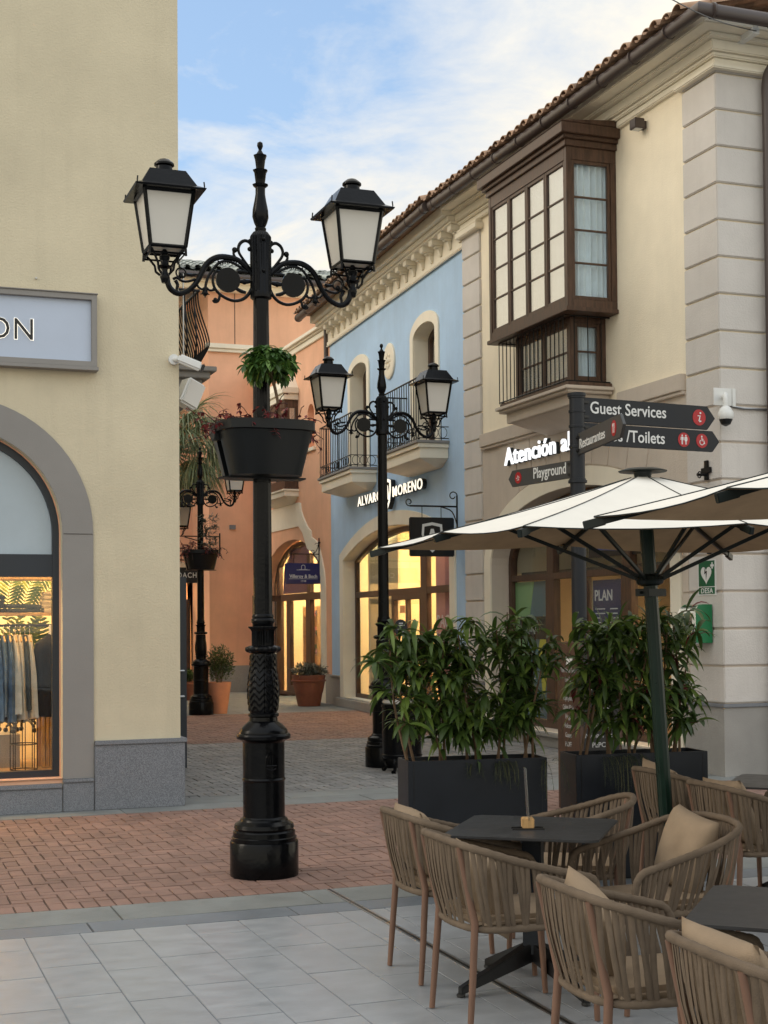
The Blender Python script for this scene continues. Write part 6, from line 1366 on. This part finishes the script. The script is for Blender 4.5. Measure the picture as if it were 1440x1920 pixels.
# ------------------------------------------------------------------ rope chairs
GC = 'rope armchairs on the terrace'
def wrapped(m, P_, r, n=8, step=.012, amp=.10):
    tot = 0; out = [P_[0]]
    for a, b in zip(P_, P_[1:]):
        L_ = (b-a).length; k = max(1, int(L_/step))
        for i in range(1, k+1): out.append(a+(b-a)*i/k)
    m.tube(out, [r*(1+amp*(1 if i % 3 else -1)*.6) for i in range(len(out))], n)
def make_chair(label):
    t = thing('rope_armchair', (0, 0, 0), label, 'chair', GC)
    half = [(.262, .285, .50), (.262, .300, .575), (.235, .308, .622), (.17, .312, .643), (.04, .315, .675), (-.12, .308, .718), (-.24, .285, .757), (-.315, .225, .780), (-.350, .12, .792), (-.358, 0, .795)]
    P_ = smooth_path(half+[(x, -y, z) for x, y, z in half[-2::-1]], 6); P_ = [Vector(p) for p in P_]
    m = MB(); wrapped(m, P_, .0165); m.build('arm_rim', 'rope', t, smooth=True, ang=80)
    rh = [(.262, .245, .43), (.10, .252, .425), (-.10, .245, .425), (-.20, .225, .425), (-.265, .16, .425), (-.285, .06, .425), (-.288, 0, .425)]
    Q_ = smooth_path(rh+[(x, -y, z) for x, y, z in rh[-2::-1]], 6); Q_ = [Vector(p) for p in Q_]
    m = MB(); wrapped(m, Q_+[Vector((.265, -.1, .43)), Vector((.265, .1, .43)), Q_[0]], .0155, 8, .02, .08); m.build('seat_rim', 'rope', t, smooth=True, ang=80)
    def at(C_, s):
        Ls = [0]
        for a, b in zip(C_, C_[1:]): Ls.append(Ls[-1]+(b-a).length)
        d = s*Ls[-1]
        for i in range(len(Ls)-1):
            if Ls[i+1] >= d: f = (d-Ls[i])/max(1e-9, Ls[i+1]-Ls[i]); return C_[i]+(C_[i+1]-C_[i])*f
        return C_[-1]
    r_ = random.Random(1); m = MB(); n = 62
    P2 = [p for p in P_ if p.z > .60]
    for k in range(n):
        s = (k+.5)/n; a = at(P2, s); s2 = s+.012*math.sin(k*1.9)+r_.uniform(-.004, .004); b = at(Q_, min(.995, max(.005, s2)))
        out = Vector((a.x*.3, a.y, 0)).normalized()*.004; mid = (a+b)/2+Vector((r_.uniform(-.006, .006), r_.uniform(-.006, .006), 0))+Vector(((a.x+b.x)*.02, (a.y+b.y)*.02, 0))
        d = (b-a).normalized(); nrm = Vector((a.x+.05, a.y, 0)); nrm = (nrm-d*nrm.dot(d)).normalized(); tg = d.cross(nrm)
        w, th = .0105*r_.uniform(.85, 1.1), .004; pts = smooth_path([a, mid, b], 3); vs = []
        for p in pts:
            for i in range(6): an = 2*PI*i/6; vs.append(p+tg*w*math.cos(an)+nrm*th*math.sin(an))
        m.add(vs, [(j*6+i, j*6+(i+1) % 6, (j+1)*6+(i+1) % 6, (j+1)*6+i) for j in range(len(pts)-1) for i in range(6)])
    m.build('rope_weave', 'rope', t, smooth=True, ang=80, recalc=True)
    for sy in (-1, 1):
        MB().tube([(.262, sy*.285, .50), (.262, sy*.262, .43), (.275, sy*.252, .2), (.285, sy*.245, .004)], [.0145, .0165, .0150, .0125], 12).build('leg', 'leg', t, smooth=True)
        MB().tube([(-.335, sy*.20, .775), (-.262, sy*.195, .45), (-.280, sy*.205, .2), (-.295, sy*.21, .004)], [.012, .0165, .0150, .0125], 12).build('leg', 'leg', t, smooth=True)
    m = MB().box((-.25, -.225, .425), (.25, .225, .475)); m.build('seat_cushion', 'cushion', t, bevel=.02, smooth=True)
    return t
def chair(x, y, deg, label, first=None):
    c = dup(first, (x, y, 0), R(deg), label) if first else make_chair(label)
    c.location = (x, y, 0); c.rotation_euler = (0, 0, R(deg)); return c
CA = chair(2.80, 6.49, 0, 'taupe rope armchair at the back left of the near table, its back towards the street')
chair(2.70, 5.69, 0, 'taupe rope armchair in the middle front, left of the near table', CA)
chair(2.65, 4.45, -2, 'taupe rope armchair with a pillow at the bottom centre, left of the right edge table', CA)
chair(2.575, 3.45, -3, 'nearest rope armchair, cut off at the bottom right corner', CA)
chair(3.47, 6.66, 152, 'rope armchair behind the near table, facing left beside the planter', CA)
chair(3.42, 5.70, 180, 'rope armchair with a large pillow right of the near table, facing left', CA)
chair(4.92, 7.66, 0, 'rope armchair behind the green parasol pole', CA)
chair(4.82, 6.87, 0, 'rope armchair in front of the farthest table at the right', CA)
chair(5.66, 7.30, 190, 'rope armchair beyond the farthest table at the right edge', CA)
def pillow(name, m, x, y, z, deg, lean, roll, size, label, thick=.075, seed=1):
    g = MB(); n = 14; r_ = random.Random(seed); vs = []
    for side in (1, -1):
        for i in range(n+1):
            for j in range(n+1):
                u, v = i/n*2-1, j/n*2-1; e = (1-abs(u)**3.2)*(1-abs(v)**3.2); pin = 1-.07*(1-abs(u)**2)*abs(v)**4-.0
                cr = (.16*noise.noise(Vector((u*2.2+seed, v*2.2, seed)))+.08*noise.noise(Vector((u*5+seed, v*5, seed))))*e
                px_ = u*size/2*(1-.06*(1-v*v)*abs(u)**3); py_ = v*size/2*(1-.06*(1-u*u)*abs(v)**3)
                vs.append((side*thick*(e**.55+cr)*(1), px_, py_))
    W = n+1; N2 = W*W; fs = []
    for i in range(n):
        for j in range(n): a = i*W+j; fs += [(a, a+1, a+W+1, a+W), (N2+a, N2+a+W, N2+a+W+1, N2+a+1)]
    g.add(vs, fs)
    M = Matrix.Rotation(R(deg), 4, 'Z')@Matrix.Rotation(R(lean), 4, 'Y')@Matrix.Rotation(R(roll), 4, 'X')
    o = g.build('pillow', m, local=True, smooth=True, ang=120, label=label, category='pillow', group='beige pillows on the rope armchairs')
    bm = bmesh.new(); bm.from_mesh(o.data); bmesh.ops.remove_doubles(bm, verts=bm.verts, dist=.0004); bm.to_mesh(o.data); bm.free()
    zmin = min((M@v.co).z for v in o.data.vertices); o.data.transform(Matrix.Translation((0, 0, 0))); o.matrix_world = Matrix.Translation((x, y, z))@M
    return o
def chair_pillow(cx, cy, deg, label, dz=.03, roll=6, back=.225, side=0., size=.40, lean=-16, seed=1):
    v = Matrix.Rotation(R(deg), 3, 'Z')@Vector((-back, side, 0)); pillow('pillow', 'cushion', cx+v.x, cy+v.y, .475+size*.49+dz, deg, lean, roll, size, label, seed=seed)
chair_pillow(2.80, 6.49, 0, 'beige pillow in the back left chair of the near table', .0, 3, .205, .06, .34, seed=1)
chair_pillow(2.70, 5.69, 0, 'beige pillow sunk low inside the middle front chair', -.09, 10, .15, -.02, .36, seed=2)
chair_pillow(2.65, 4.45, -2, 'beige pillow leaning with one corner up in the bottom centre chair', -.01, 26, .19, .05, .33, seed=3)
chair_pillow(2.575, 3.45, -3, 'beige pillow along the back of the nearest chair at the bottom right', -.055, 0, .20, .05, .42, seed=4)
chair_pillow(3.42, 5.70, 180, 'large beige pillow standing in the chair right of the near table', -.02, -8, .205, -.05, .38, seed=5)
chair_pillow(4.92, 7.66, 0, 'beige pillow in the chair behind the green parasol pole', .0, 10, .21, .05, .36, seed=6)
chair_pillow(4.82, 6.87, 0, 'beige pillow low in the chair at the farthest table', -.02, -3, .21, -.03, .38, seed=7)
